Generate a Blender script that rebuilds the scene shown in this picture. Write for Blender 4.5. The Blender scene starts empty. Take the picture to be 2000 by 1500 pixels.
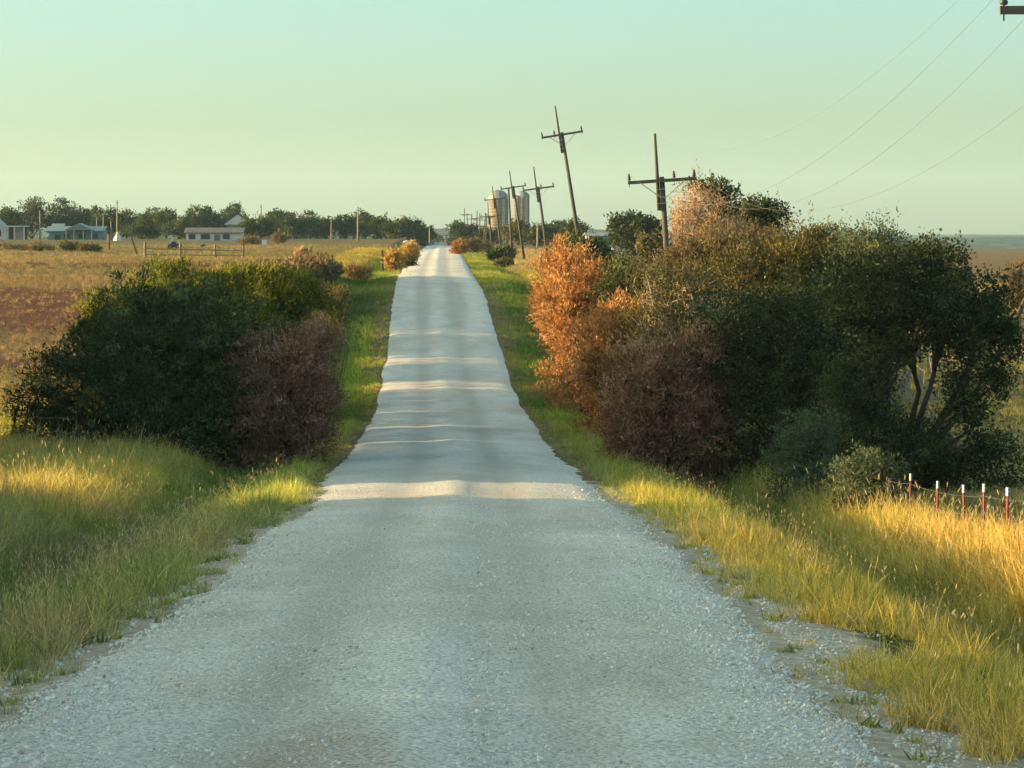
import bpy, math, random
import numpy as np
from mathutils import Vector, Matrix, Euler

R = math.radians
HAZE = 0.00006
S = bpy.context.scene
C = S.collection

# ------------------------------------------------------------------ camera, sky, sun, exposure
F = 6667.0 / 2000.0            # focal length in picture widths
EYE = 2.1
PITCH, YAW = math.atan(275 / 6667.0), math.atan(140 / 6667.0)
cd = bpy.data.cameras.new('camera')
cd.sensor_width = 36.0
cd.lens = 36.0 * F
cd.clip_start, cd.clip_end = 0.5, 20000.0
cam = bpy.data.objects.new('camera', cd)
cam.location = (0, 0, EYE)
cam.rotation_euler = (math.pi / 2 - PITCH, 0, -YAW)
C.objects.link(cam)
S.camera = cam
CAMROT = Euler(cam.rotation_euler).to_matrix()

SUN_EL = R(7.0)
SUN_AHEAD = R(5.0)            # the sun stands on the left, a little ahead
sun_dir = Vector((-math.cos(SUN_EL) * math.cos(SUN_AHEAD), math.cos(SUN_EL) * math.sin(SUN_AHEAD), math.sin(SUN_EL)))
w = bpy.data.worlds.new('World')
S.world = w
w.use_nodes = True
wn, wl = w.node_tree.nodes, w.node_tree.links
wn.clear()
sky = wn.new('ShaderNodeTexSky')
sky.sky_type = 'NISHITA'
sky.sun_disc = False
sky.sun_elevation = SUN_EL
sky.sun_rotation = -(math.pi / 2 - SUN_AHEAD)
sky.altitude = 300
sky.air_density = 0.6
sky.dust_density = 2.0
sky.ozone_density = 1.0
tint = wn.new('ShaderNodeMix')
tint.data_type = 'RGBA'
tint.blend_type = 'MULTIPLY'
tint.inputs[0].default_value = 1.0
# pale greenish evening sky: a little stronger at the hazy horizon
wtc = wn.new('ShaderNodeTexCoord')
wsx = wn.new('ShaderNodeSeparateXYZ')
wl.new(wtc.outputs['Generated'], wsx.inputs[0])
wr = wn.new('ShaderNodeValToRGB')
for _ in range(3):
    wr.color_ramp.elements.new(.5)
for el, (p_, c_) in zip(wr.color_ramp.elements, [(0, (.465, .515, .425)), (.035, (.325, .36, .28)), (.075, (.325, .393, .33)), (.30, (.70, .75, .54)), (.60, (.95, .94, .63))]):
    el.position = p_
    el.color = (*c_, 1)
wl.new(wsx.outputs[2], wr.inputs[0])
wl.new(wr.outputs[0], tint.inputs[7])
bg = wn.new('ShaderNodeBackground')
bg.inputs[1].default_value = 0.15
wo = wn.new('ShaderNodeOutputWorld')
wl.new(sky.outputs[0], tint.inputs[6])
wl.new(tint.outputs[2], bg.inputs[0])
wl.new(bg.outputs[0], wo.inputs[0])

sd = bpy.data.lights.new('sun', 'SUN')
sd.energy = 3.3
sd.angle = R(0.5)
sd.color = (1.0, 0.66, 0.30)
sun = bpy.data.objects.new('sun', sd)
sun.rotation_euler = (-sun_dir).to_track_quat('-Z', 'Y').to_euler()
sun.location = (-40, 20, 40)
C.objects.link(sun)

S.render.engine = 'CYCLES'
S.view_settings.view_transform = 'Standard'
S.view_settings.look = 'None'
S.view_settings.exposure = 2.5
S.view_settings.gamma = 1.0
S.cycles.max_bounces = 4
S.cycles.diffuse_bounces = 2
S.cycles.use_adaptive_sampling = True
S.cycles.adaptive_threshold = 0.015
S.cycles.glossy_bounces = 2
S.cycles.transmission_bounces = 4
S.cycles.transparent_max_bounces = 4
S.cycles.volume_bounces = 0
S.cycles.caustics_reflective = False
S.cycles.caustics_refractive = False

# ------------------------------------------------------------------ small helpers
def at(px, py, Y):
    """World point seen at pixel (px, py) of the 2000x1500 photograph at distance Y along the road."""
    d = CAMROT @ Vector(((px - 1000) / 6667.0, (750 - py) / 6667.0, -1))
    return Vector((0, 0, EYE)) + d * (Y / d.y)

def smooth(a, b, x):
    t = np.clip((x - a) / (b - a), 0, 1)
    return t * t * (3 - 2 * t)

def hash2(ix, iy, seed=0):
    v = np.sin(ix * 127.1 + iy * 311.7 + seed * 74.7) * 43758.5453
    return v - np.floor(v)

def vnoise(x, y, seed=0):
    x = np.asarray(x, float); y = np.asarray(y, float)
    ix, iy = np.floor(x), np.floor(y)
    fx, fy = x - ix, y - iy
    fx = fx * fx * (3 - 2 * fx); fy = fy * fy * (3 - 2 * fy)
    a = hash2(ix, iy, seed); b = hash2(ix + 1, iy, seed)
    c = hash2(ix, iy + 1, seed); d = hash2(ix + 1, iy + 1, seed)
    return (a * (1 - fx) + b * fx) * (1 - fy) + (c * (1 - fx) + d * fx) * fy

def fbm(x, y, seed=0, o=3):
    s, a, t = 0, 1.0, 0
    for i in range(o):
        s = s + a * vnoise(x * 2 ** i, y * 2 ** i, seed + i * 13); t += a; a *= .5
    return s / t

def table(pts, win=13):
    ys = np.arange(-80, 1400, 1.0)
    v = np.interp(ys, [p[0] for p in pts], [p[1] for p in pts])
    k = np.ones(win) / win
    for _ in range(2):
        v = np.convolve(np.pad(v, win // 2, mode='edge'), k, 'valid')
    far = [p for p in pts if p[0] >= 1390]
    fy = np.concatenate([ys, [p[0] for p in far]]); fv = np.concatenate([v, [p[1] for p in far]])
    return lambda y: np.interp(y, fy, fv)

def band(y, a, b, e):
    return smooth(a - e, a + e, y) * (1 - smooth(b - e, b + e, y))

# drop below the eye, along the road and in the fields
d_road = table([(-80, -.6), (0, 2.1), (18, 2.83), (40, 3.62), (64, 4.56), (88, 5.35), (110, 5.78), (134, 5.8), (150, 5.3), (170, 4.45),
                (194, 3.1), (215, 2.5), (243, 2.2), (290, 1.85), (340, 1.5), (450, 1.0), (560, .72), (680, .45), (730, .6), (800, 1.6),
                (1000, 4), (1399, 7), (3000, 9), (9000, 9)])
d_left = table([(-80, 0), (0, 2.2), (40, 3.75), (60, 4.65), (80, 5.0), (100, 5.3), (130, 5.45), (150, 5.0), (170, 4.2), (200, 2.9), (300, 1.6), (400, .9),
                (600, -.6), (800, -1.2), (1000, -1.2), (1399, 1), (3000, 8), (9000, 9)])
d_right = table([(-80, 0), (0, 2.4), (40, 4.0), (49, 4.62), (59, 5.25), (70, 5.6), (86, 5.8), (120, 5.7), (150, 5.0), (200, 3.2), (262, 2.3), (300, 1.9),
                 (325, 1.75), (400, 1.0), (500, .45), (700, .2), (900, .2), (1399, 2), (3000, 8), (9000, 9)])
x_mid = table([(-80, -.4), (17, -.25), (64, .4), (136, .3), (243, -.35), (340, -.25), (680, 0), (1399, 0), (9000, 0)], 31)

def road_z(y):
    return EYE - d_road(y)

HALF = 2.65

def ground_z(x, y):
    x = np.asarray(x, float); y = np.asarray(y, float)
    s = x - x_mid(y)
    a = np.abs(s)
    zr = road_z(y) - 0.012 * np.minimum(a, 4) ** 2
    side = d_left(y)
    tilt = np.clip((x - 14) * .055, 0, 2.6) * smooth(90, 240, y) * (1 - smooth(900, 1500, y))
    zf = EYE - np.where(s < 0, side, d_right(y) + tilt)
    bank = np.where(s < 0, 6.8 + 3 * smooth(105, 130, y) * (1 - smooth(190, 230, y)), 8.3)
    wgt = smooth(np.where(s < 0, 3.0, 4.2), bank, a)
    z = zr * (1 - wgt) + zf * wgt
    dd = np.where(s < 0, .45, .72) * (1 - .5 * smooth(110, 200, y)) * (1 - smooth(500, 800, y))
    z = z - dd * np.exp(-((a - np.where(s < 0, 5.0, 5.9)) / np.where(s < 0, 1.15, 1.05)) ** 2)
    z = z + .10 * (fbm(x * .35, y * .35, 3) - .5) * smooth(2.6, 4, a) + .5 * (fbm(x * .03, y * .03, 7) - .5) * smooth(12, 40, a)
    return z

def gz(x, y):
    return float(ground_z(np.array([x]), np.array([y]))[0])

def new_mesh(name, v, f, mats=None, smoothshade=False, attrs=None):
    """v (n,3) array, f (m,k) array or list of tuples"""
    me = bpy.data.meshes.new(name)
    if isinstance(f, np.ndarray) and f.ndim == 2:
        n, k = f.shape
        me.vertices.add(len(v)); me.vertices.foreach_set('co', np.asarray(v, np.float32).ravel())
        me.loops.add(n * k); me.loops.foreach_set('vertex_index', f.astype(np.int32).ravel())
        me.polygons.add(n); me.polygons.foreach_set('loop_start', np.arange(0, n * k, k, dtype=np.int32))
        me.polygons.foreach_set('loop_total', np.full(n, k, np.int32))
        me.update(calc_edges=True)
    else:
        me.from_pydata([tuple(p) for p in v], [], [tuple(int(i) for i in q) for q in f])
    if smoothshade:
        me.polygons.foreach_set('use_smooth', np.ones(len(me.polygons), bool))
    for an, (typ, dom, data) in (attrs or {}).items():
        at_ = me.attributes.new(an, typ, dom)
        at_.data.foreach_set({'FLOAT': 'value', 'FLOAT_VECTOR': 'vector', 'FLOAT_COLOR': 'color', 'INT': 'value'}[typ], np.asarray(data).ravel())
    for m in (mats or []):
        me.materials.append(m)
    me.update()
    return me

def link(name, me, parent=None, loc=None):
    o = bpy.data.objects.new(name, me)
    C.objects.link(o)
    if parent is not None:
        o.parent = parent
    if loc is not None:
        o.location = loc
    return o

def tag(o, label, cat, group=None):
    o['label'] = label
    o['category'] = cat
    if group:
        o['group'] = group
    return o

def empty(name, loc, label, cat, group=None):
    o = bpy.data.objects.new(name, None)
    o.empty_display_size = .2
    C.objects.link(o)
    o.location = loc
    return tag(o, label, cat, group)

class MB:
    """collects boxes, tubes and free faces in one mesh"""
    def __init__(self):
        self.v, self.f = [], []
    def add(self, v, f):
        n = len(self.v)
        self.v += [tuple(p) for p in v]
        self.f += [tuple(i + n for i in q) for q in f]
        return self
    def box(self, c, s, rot=None):
        p = [Vector((x * s[0] / 2, y * s[1] / 2, z * s[2] / 2)) for x in (-1, 1) for y in (-1, 1) for z in (-1, 1)]
        if rot is not None:
            p = [rot @ q for q in p]
        c = Vector(c)
        return self.add([q + c for q in p], [(0, 1, 3, 2), (4, 6, 7, 5), (0, 4, 5, 1), (2, 3, 7, 6), (0, 2, 6, 4), (1, 5, 7, 3)])
    def tube(self, pts, rad, n=6, cap=True):
        pts = [Vector(p) for p in pts]
        if not hasattr(rad, '__len__'):
            rad = [rad] * len(pts)
        vs, fs = [], []
        ref = Vector((0.31, 0.95, 0.05))
        for i, p in enumerate(pts):
            t = (pts[min(i + 1, len(pts) - 1)] - pts[max(i - 1, 0)]).normalized()
            a = t.cross(ref)
            if a.length < .05:
                a = t.cross(Vector((1, 0, 0)))
            a.normalize(); b = t.cross(a)
            for k in range(n):
                an = 2 * math.pi * k / n
                vs.append(p + (a * math.cos(an) + b * math.sin(an)) * rad[i])
        for i in range(len(pts) - 1):
            for k in range(n):
                fs.append((i * n + k, i * n + (k + 1) % n, (i + 1) * n + (k + 1) % n, (i + 1) * n + k))
        if cap:
            fs.append(tuple(range(n - 1, -1, -1)))
            fs.append(tuple((len(pts) - 1) * n + k for k in range(n)))
        return self.add(vs, fs)
    def lathe(self, prof, n=16, c=(0, 0, 0)):
        c = Vector(c)
        vs, fs = [], []
        for r, z in prof:
            for k in range(n):
                an = 2 * math.pi * k / n
                vs.append(c + Vector((r * math.cos(an), r * math.sin(an), z)))
        for i in range(len(prof) - 1):
            for k in range(n):
                fs.append((i * n + k, i * n + (k + 1) % n, (i + 1) * n + (k + 1) % n, (i + 1) * n + k))
        fs.append(tuple(range(n - 1, -1, -1)))
        fs.append(tuple((len(prof) - 1) * n + k for k in range(n)))
        return self.add(vs, fs)
    def build(self, name, m, parent=None, sm=False):
        return link(name, new_mesh(name, self.v, self.f, [m], sm), parent)

# ------------------------------------------------------------------ materials
def nodes(name):
    m = bpy.data.materials.new(name)
    m.use_nodes = True
    nt = m.node_tree
    b = nt.nodes['Principled BSDF']
    b.inputs['Specular IOR Level'].default_value = .2
    return m, nt, b

def ramp(nt, fac, stops):
    r = nt.nodes.new('ShaderNodeValToRGB')
    e = r.color_ramp.elements
    while len(e) < len(stops):
        e.new(.5)
    for el, (p, c) in zip(e, stops):
        el.position = p
        el.color = (*c, 1) if len(c) == 3 else c
    nt.links.new(fac, r.inputs[0])
    return r.outputs[0]

def noise(nt, scale, detail=4, coord='Object', rough=.55, stretch=None):
    tc = nt.nodes.new('ShaderNodeTexCoord')
    n = nt.nodes.new('ShaderNodeTexNoise')
    n.inputs['Scale'].default_value = scale
    n.inputs['Detail'].default_value = detail
    n.inputs['Roughness'].default_value = rough
    src = tc.outputs[coord]
    if stretch:
        mp = nt.nodes.new('ShaderNodeMapping')
        mp.inputs['Scale'].default_value = stretch
        nt.links.new(src, mp.inputs[0]); src = mp.outputs[0]
    nt.links.new(src, n.inputs['Vector'])
    return n.outputs['Fac']

def mix(nt, fac, a, b, mode='MIX'):
    m = nt.nodes.new('ShaderNodeMix')
    m.data_type = 'RGBA'; m.blend_type = mode
    for s, v in ((m.inputs[0], fac), (m.inputs[6], a), (m.inputs[7], b)):
        if isinstance(v, (int, float)):
            s.default_value = v
        elif isinstance(v, tuple):
            s.default_value = (*v, 1)
        else:
            nt.links.new(v, s)
    return m.outputs[2]

def math_n(nt, op, a, b=None):
    m = nt.nodes.new('ShaderNodeMath'); m.operation = op
    for s, v in zip(m.inputs, (a, b)):
        if v is None:
            continue
        if isinstance(v, (int, float)):
            s.default_value = v
        else:
            nt.links.new(v, s)
    return m.outputs[0]

def attr(nt, name, typ='GEOMETRY'):
    a = nt.nodes.new('ShaderNodeAttribute')
    a.attribute_name = name; a.attribute_type = typ
    return a

def bump(nt, b, h, strength=.5, dist=.02):
    bn = nt.nodes.new('ShaderNodeBump')
    bn.inputs['Strength'].default_value = strength
    bn.inputs['Distance'].default_value = dist
    nt.links.new(h, bn.inputs['Height'])
    nt.links.new(bn.outputs[0], b.inputs['Normal'])

def plain(name, col, rough=.8, var=.25, scale=3.0, metal=0.0, stretch=None):
    m, nt, b = nodes(name)
    f = noise(nt, scale, 5, stretch=stretch)
    lo = tuple(c * (1 - var) for c in col); hi = tuple(min(1, c * (1 + var)) for c in col)
    nt.links.new(ramp(nt, f, [(.3, lo), (.7, hi)]), b.inputs['Base Color'])
    b.inputs['Roughness'].default_value = rough
    b.inputs['Metallic'].default_value = metal
    return m

def leaf_mat(name, cols, trans=.3, rough=.65):
    """foliage: colour picked per leaf between the given stops, part of the light comes through the leaf"""
    m, nt, b = nodes(name)
    a = attr(nt, 'rnd')
    col = ramp(nt, a.outputs['Fac'], cols)
    nt.links.new(col, b.inputs['Base Color'])
    b.inputs['Roughness'].default_value = rough
    b.inputs['Specular IOR Level'].default_value = .12
    t = nt.nodes.new('ShaderNodeBsdfTranslucent')
    nt.links.new(mix(nt, 1.0, col, (1.5, 1.4, .7), 'MULTIPLY'), t.inputs[0])
    ms = nt.nodes.new('ShaderNodeMixShader')
    ms.inputs[0].default_value = trans
    nt.links.new(b.outputs[0], ms.inputs[1]); nt.links.new(t.outputs[0], ms.inputs[2])
    nt.links.new(ms.outputs[0], nt.nodes['Material Output'].inputs[0])
    return m

M = {}
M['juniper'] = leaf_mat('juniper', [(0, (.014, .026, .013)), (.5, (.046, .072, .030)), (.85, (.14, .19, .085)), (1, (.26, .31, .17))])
M['juniper_light'] = leaf_mat('juniper_light', [(0, (.035, .055, .014)), (.5, (.11, .13, .026)), (1, (.26, .24, .04))], .4)  # lighter, yellower copy of juniper: sunlight on the leaves put into the colour
M['oak'] = leaf_mat('oak', [(0, (.017, .026, .013)), (.6, (.044, .056, .024)), (.85, (.12, .14, .05)), (1, (.24, .25, .11))])
M['olive'] = leaf_mat('olive', [(0, (.030, .032, .015)), (.5, (.075, .070, .025)), (1, (.17, .14, .042))])
M['olivebrown'] = leaf_mat('olivebrown', [(0, (.05, .040, .026)), (.5, (.125, .092, .052)), (1, (.22, .165, .085))])
M['pinkbrown'] = leaf_mat('pinkbrown', [(0, (.15, .095, .065)), (.5, (.34, .22, .15)), (1, (.50, .36, .25))])
M['orange'] = leaf_mat('orange', [(0, (.075, .080, .028)), (.14, (.15, .075, .030)), (.5, (.34, .160, .070)), (.8, (.46, .255, .115)), (1, (.56, .38, .20))], .3)
M['maroon'] = leaf_mat('maroon', [(0, (.055, .032, .024)), (.35, (.21, .105, .074)), (.7, (.37, .20, .14)), (1, (.54, .36, .25))], .2)
M['greygreen'] = leaf_mat('greygreen', [(0, (.035, .055, .035)), (.6, (.075, .105, .06)), (1, (.13, .15, .08))])
M['gold'] = leaf_mat('gold', [(0, (.22, .13, .04)), (.6, (.42, .27, .08)), (1, (.55, .38, .13))])
M['farwood'] = leaf_mat('farwood', [(0, (.020, .034, .016)), (.6, (.042, .060, .024)), (1, (.085, .10, .036))])
M['bark'] = plain('bark', (.055, .043, .034), .9, .4, 6, stretch=(1, 1, .15))
M['twig'] = plain('twig', (.24, .20, .155), .9, .3, 6)
M['pole_wood'] = plain('pole_wood', (.078, .068, .054), .9, .45, 5, stretch=(6, 6, .3))
M['arm_wood'] = plain('arm_wood', (.12, .095, .065), .85, .35, 4, stretch=(.3, 6, 6))
M['insulator'] = plain('insulator', (.05, .055, .05), .3, .2)
M['wire'] = plain('wire', (.12, .12, .115), .5, .2)
M['steel'] = plain('steel', (.30, .30, .29), .55, .2, metal=.6)
M['post_red'] = plain('post_red', (.20, .045, .035), .7, .3, 8)
M['post_white'] = plain('post_white', (.62, .62, .60), .6, .08, 8)
M['post_wood'] = plain('post_wood', (.20, .155, .10), .9, .4, 6, stretch=(4, 4, .5))
M['white'] = plain('white', (.50, .485, .45), .7, .10, .8)
M['greywall'] = plain('greywall', (.20, .19, .17), .8, .15, .8)
M['bluetin'] = plain('bluetin', (.15, .20, .215), .45, .12, .6)
M['tin'] = plain('tin', (.20, .215, .215), .45, .10, .8)
M['darkroof'] = plain('darkroof', (.13, .125, .11), .8, .25, 1.0)
M['glass'] = plain('glass', (.03, .04, .045), .12, .1)
M['dark'] = plain('dark', (.035, .03, .028), .7, .3)
M['rust'] = plain('rust', (.19, .09, .05), .85, .4, 2)
M['rubber'] = plain('rubber', (.025, .025, .025), .8, .2)
M['silo_block'] = plain('silo_block', (.135, .118, .10), .85, .14, .7)
M['silo_band'] = plain('silo_band', (.30, .27, .23), .7, .2)
M['tan'] = plain('tan', (.52, .43, .30), .8, .12, .7)

def ground_material():
    m, nt, b = nodes('earth_and_turf')
    z = attr(nt, 'zone')
    sep = nt.nodes.new('ShaderNodeSeparateColor')
    nt.links.new(z.outputs['Color'], sep.inputs[0])
    n1 = noise(nt, .9, 6)
    n2 = noise(nt, 7.0, 5, rough=.65)
    n3 = noise(nt, .10, 4)
    turf = ramp(nt, n2, [(.25, (.060, .075, .026)), (.5, (.11, .115, .045)), (.8, (.20, .17, .075))])
    lush = ramp(nt, n2, [(.3, (.030, .050, .015)), (.55, (.055, .085, .024)), (.8, (.10, .12, .035))])
    straw = ramp(nt, n2, [(.25, (.085, .055, .028)), (.45, (.15, .105, .052)), (.75, (.25, .19, .095))])
    soil = ramp(nt, n2, [(.3, (.075, .030, .020)), (.55, (.135, .055, .034)), (.8, (.24, .13, .075))])
    def edge(ch, lo=.35, hi=.65, k=.8):
        v = math_n(nt, 'ADD', sep.outputs[ch], math_n(nt, 'MULTIPLY', math_n(nt, 'SUBTRACT', n1, .5), k))
        r = nt.nodes.new('ShaderNodeMapRange')
        r.inputs[1].default_value, r.inputs[2].default_value = lo, hi
        nt.links.new(v, r.inputs[0])
        return r.outputs[0]
    c = mix(nt, edge(1), straw, turf)
    c = mix(nt, edge(2), c, lush)
    c = mix(nt, edge(0), c, soil)
    dirt = ramp(nt, n2, [(.25, (.22, .17, .12)), (.5, (.40, .35, .28)), (.75, (.56, .52, .45))])
    dv = math_n(nt, 'ADD', z.outputs['Alpha'], math_n(nt, 'MULTIPLY', math_n(nt, 'SUBTRACT', n1, .5), .9))
    dr = nt.nodes.new('ShaderNodeMapRange'); dr.inputs[1].default_value, dr.inputs[2].default_value = .4, .65
    nt.links.new(dv, dr.inputs[0])
    c = mix(nt, dr.outputs[0], c, dirt)
    c = mix(nt, 1.0, c, ramp(nt, n3, [(.3, (.78, .78, .78)), (.7, (1.15, 1.12, 1.05))]), 'MULTIPLY')
    nt.links.new(c, b.inputs['Base Color'])
    b.inputs['Roughness'].default_value = .95
    b.inputs['Specular IOR Level'].default_value = .05
    bump(nt, b, math_n(nt, 'ADD', n2, math_n(nt, 'MULTIPLY', n1, 1.5)), 1.0, .12)
    return m

def road_material():
    m, nt, b = nodes('limestone_gravel')
    tc = nt.nodes.new('ShaderNodeTexCoord')
    vo = nt.nodes.new('ShaderNodeTexVoronoi')
    vo.inputs['Scale'].default_value = 26
    nt.links.new(tc.outputs['Object'], vo.inputs['Vector'])
    n_mid = noise(nt, 1.3, 5)
    n_big = noise(nt, .22, 3, stretch=(1, .35, 1))
    n_f = noise(nt, 55, 3, rough=.7)
    base = ramp(nt, n_f, [(.25, (.58, .565, .52)), (.55, (.74, .725, .68)), (.8, (.82, .805, .76))])
    vr = nt.nodes.new('ShaderNodeSeparateColor'); nt.links.new(vo.outputs['Color'], vr.inputs[0])
    base = mix(nt, 1.0, base, ramp(nt, vr.outputs[0], [(0, (.60, .60, .60)), (.3, (.95, .95, .95)), (.8, (1.04, 1.04, 1.03)), (1, (1.16, 1.16, 1.15))]), 'MULTIPLY')
    dust = noise(nt, .5, 4, stretch=(1.6, .45, 1))
    base = mix(nt, math_n(nt, 'MULTIPLY', ramp(nt, dust, [(.45, (0, 0, 0)), (.7, (1, 1, 1))]), .55), base, (.50, .42, .33))
    c = mix(nt, 1.0, base, ramp(nt, n_mid, [(.3, (.90, .90, .90)), (.7, (1.04, 1.04, 1.03))]), 'MULTIPLY')
    c = mix(nt, 1.0, c, ramp(nt, n_big, [(.35, (.86, .86, .86)), (.62, (1.03, 1.03, 1.03))]), 'MULTIPLY')
    # packed darker wheel tracks and dirt, from the mesh
    t = attr(nt, 'track')
    st = nt.nodes.new('ShaderNodeSeparateColor'); nt.links.new(t.outputs['Color'], st.inputs[0])
    c = mix(nt, math_n(nt, 'MULTIPLY', st.outputs[0], math_n(nt, 'ADD', n_mid, .12)), c, (.40, .375, .335))
    dirt = nt.nodes.new('ShaderNodeMapRange'); dirt.inputs[1].default_value = .45; dirt.inputs[2].default_value = .75
    nt.links.new(math_n(nt, 'ADD', math_n(nt, 'MULTIPLY', st.outputs[1], .75), math_n(nt, 'MULTIPLY', math_n(nt, 'SUBTRACT', n_mid, .5), .9)), dirt.inputs[0])
    c = mix(nt, math_n(nt, 'MULTIPLY', dirt.outputs[0], .5), c, (.34, .25, .18))
    nt.links.new(c, b.inputs['Base Color'])
    b.inputs['Roughness'].default_value = .9
    hgt = math_n(nt, 'ADD', math_n(nt, 'MULTIPLY', vo.outputs['Distance'], -1.0), math_n(nt, 'MULTIPLY', n_f, .6))
    bump(nt, b, hgt, 1.0, .05)
    return m

def grass_material():
    m, nt, b = nodes('grass_blade')
    ti = attr(nt, 'tint', 'INSTANCER')
    rn = attr(nt, 'rnd')
    hb = attr(nt, 'along')
    col = mix(nt, 1.0, ti.outputs['Color'], ramp(nt, rn.outputs['Fac'], [(0, (.42, .50, .42)), (.5, (1, 1, 1)), (1, (1.75, 1.6, 1.6))]), 'MULTIPLY')
    hd = attr(nt, 'seed')
    col = mix(nt, hd.outputs['Fac'], col, (.50, .40, .24))
    nt.links.new(col, b.inputs['Base Color'])
    b.inputs['Roughness'].default_value = .6
    b.inputs['Specular IOR Level'].default_value = .15
    t = nt.nodes.new('ShaderNodeBsdfTranslucent')
    nt.links.new(mix(nt, 1.0, col, (1.35, 1.3, .8), 'MULTIPLY'), t.inputs[0])
    ms = nt.nodes.new('ShaderNodeMixShader'); ms.inputs[0].default_value = .4
    nt.links.new(b.outputs[0], ms.inputs[1]); nt.links.new(t.outputs[0], ms.inputs[2])
    nt.links.new(ms.outputs[0], nt.nodes['Material Output'].inputs[0])
    return m

def stone_material():
    m, nt, b = nodes('loose_stone')
    ti = attr(nt, 'tint', 'INSTANCER')
    n_f = noise(nt, 30, 3)
    nt.links.new(mix(nt, 1.0, ti.outputs['Color'], ramp(nt, n_f, [(.3, (.8, .8, .8)), (.7, (1.1, 1.1, 1.1))]), 'MULTIPLY'), b.inputs['Base Color'])
    b.inputs['Roughness'].default_value = .9
    return m

M['ground'] = ground_material()
M['road'] = road_material()
M['grass'] = grass_material()
M['stone'] = stone_material()

# ------------------------------------------------------------------ the ground
def axis(parts):
    out = []
    for a, b, s in parts:
        out.append(np.arange(a, b, s))
    return np.concatenate(out)

def grow(a, b, s0, k):
    out, x, s = [], a, s0
    while x < b:
        out.append(x); s *= k; x += s
    return np.array(out + [b])

gx_pos = np.concatenate([axis([(0, 14, .3)]), grow(14, 5000, .4, 1.13)])
gx = np.concatenate([-gx_pos[:0:-1], gx_pos])
gy = np.concatenate([axis([(-60, 8, 4), (8, 120, .6), (120, 420, 2)]), grow(420, 9000, 3, 1.08)])
GX, GY = np.meshgrid(gx, gy)
GZ = ground_z(GX, GY)
sdist = GX - x_mid(GY)
# under the road the ground lies lower so that the road sheet covers it
GZ = GZ - .10 * (np.abs(sdist) < 2.3)
nx, ny = len(gx), len(gy)
idx = np.arange(nx * ny).reshape(ny, nx)
quads = np.stack([idx[:-1, :-1], idx[:-1, 1:], idx[1:, 1:], idx[1:, :-1]], -1).reshape(-1, 4)

def zones(x, y):
    s = x - x_mid(y)
    wob = (fbm(x * .05, y * .02, 21) - .5) * 16
    yy = y + wob
    fieldL = smooth(6.5, 8.5, -s)
    soil = fieldL * np.maximum.reduce([band(yy, 168, 214, 9) * .85, band(yy, 262, 296, 8) * .8, band(yy, 140, 154, 5) * .65])
    # green share of the land (against straw)
    farL = fieldL * smooth(300, 380, y) * (.45 + .35 * (fbm(x * .03, y * .012, 5) - .5) * 2)
    green = np.where(s < 0, farL, .85 - .55 * smooth(250, 330, y))
    green = np.where((np.abs(s) < 7), .8 * smooth(3.0, 4.2, np.abs(s)), green)
    lush = smooth(3.1, 4.0, np.abs(s)) * (1 - smooth(4.5, 8, np.abs(s))) * (.75) * (1 - smooth(350, 500, y))
    return soil, np.clip(green, 0, 1), np.clip(lush, 0, 1)

soil, green, lush = zones(GX, GY)
dirtz = (1 - smooth(3.0, 4.3, np.abs(sdist))) * (1 - smooth(55, 80, GY)) * np.where(sdist > 0, 1.0, .85)
zone = np.stack([soil, green, lush, dirtz], -1).reshape(-1, 4)
gme = new_mesh('ground', np.stack([GX, GY, GZ], -1).reshape(-1, 3), quads, [M['ground']], True,
               {'zone': ('FLOAT_COLOR', 'POINT', zone)})
g = link('ground', gme); g['kind'] = 'structure'

# ------------------------------------------------------------------ the gravel road
def edge_off(y, side):
    return -.28 * (side == 1) * smooth(22, 34, y) * (1 - smooth(56, 74, y)) + (fbm(y * .13 + 40 * side, y * 0 + side * 9, 31 + side) - .5) * (.5 - .3 * smooth(60, 100, y)) + (fbm(y * 1.7, y * 0 + side, 33) - .5) * .3 * (1 - .7 * smooth(70, 110, y))

ry = np.concatenate([axis([(-40, 8, 2), (8, 110, .25), (110, 420, 1.0)]), np.arange(420, 1000, 6.0)])
ncr = 29
u = np.linspace(-1, 1, ncr)
RY, U = np.meshgrid(ry, u, indexing='ij')
wl_ = HALF + .15 + edge_off(RY, 1); wr_ = HALF + .15 + edge_off(RY, 2)
RX = x_mid(RY) + np.where(U < 0, U * wl_, U * wr_)
rs = RX - x_mid(RY)
RZ = ground_z(RX, RY) + .035 - .06 * smooth(.86, 1.0, np.abs(U))
ruts = np.exp(-((rs + .95) / .33) ** 2) + np.exp(-((rs - .85) / .33) ** 2) + .6 * np.exp(-((rs - .1 - .25) / .12) ** 2) * (RY < 70)
RZ = RZ - .02 * ruts + .018 * (fbm(RX * 1.2, RY * .5, 44) - .5) + .03 * np.exp(-((rs + .05) / .28) ** 2)
track = np.clip(ruts, 0, 1) * (.85 + .15 * smooth(90, 180, RY)) * (.55 + .9 * fbm(RX * .5, RY * .05, 3)) + .9 * band(RY, 178, 214, 8) * (np.exp(-((rs + .9) / .5) ** 4) * .6 + np.exp(-((rs - .95) / .6) ** 4))
dirtm = np.clip(.75 * np.exp(-((rs - .5) / .7) ** 2 - ((RY - 72) / 7) ** 2) + .95 * np.exp(-((rs + .5) / .75) ** 2 - ((RY - 18.2) / 2.6) ** 2) + .5 * np.exp(-((rs + .45) / .3) ** 2) * smooth(16, 20, RY) * (1 - smooth(30, 44, RY)) + .4 * np.exp(-((rs + .9) / .5) ** 2 - ((RY - 46) / 4) ** 2) + .45 * smooth(.8, 1.0, np.abs(U)), 0, 1)
ri = np.arange(RX.size).reshape(RX.shape)
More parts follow.
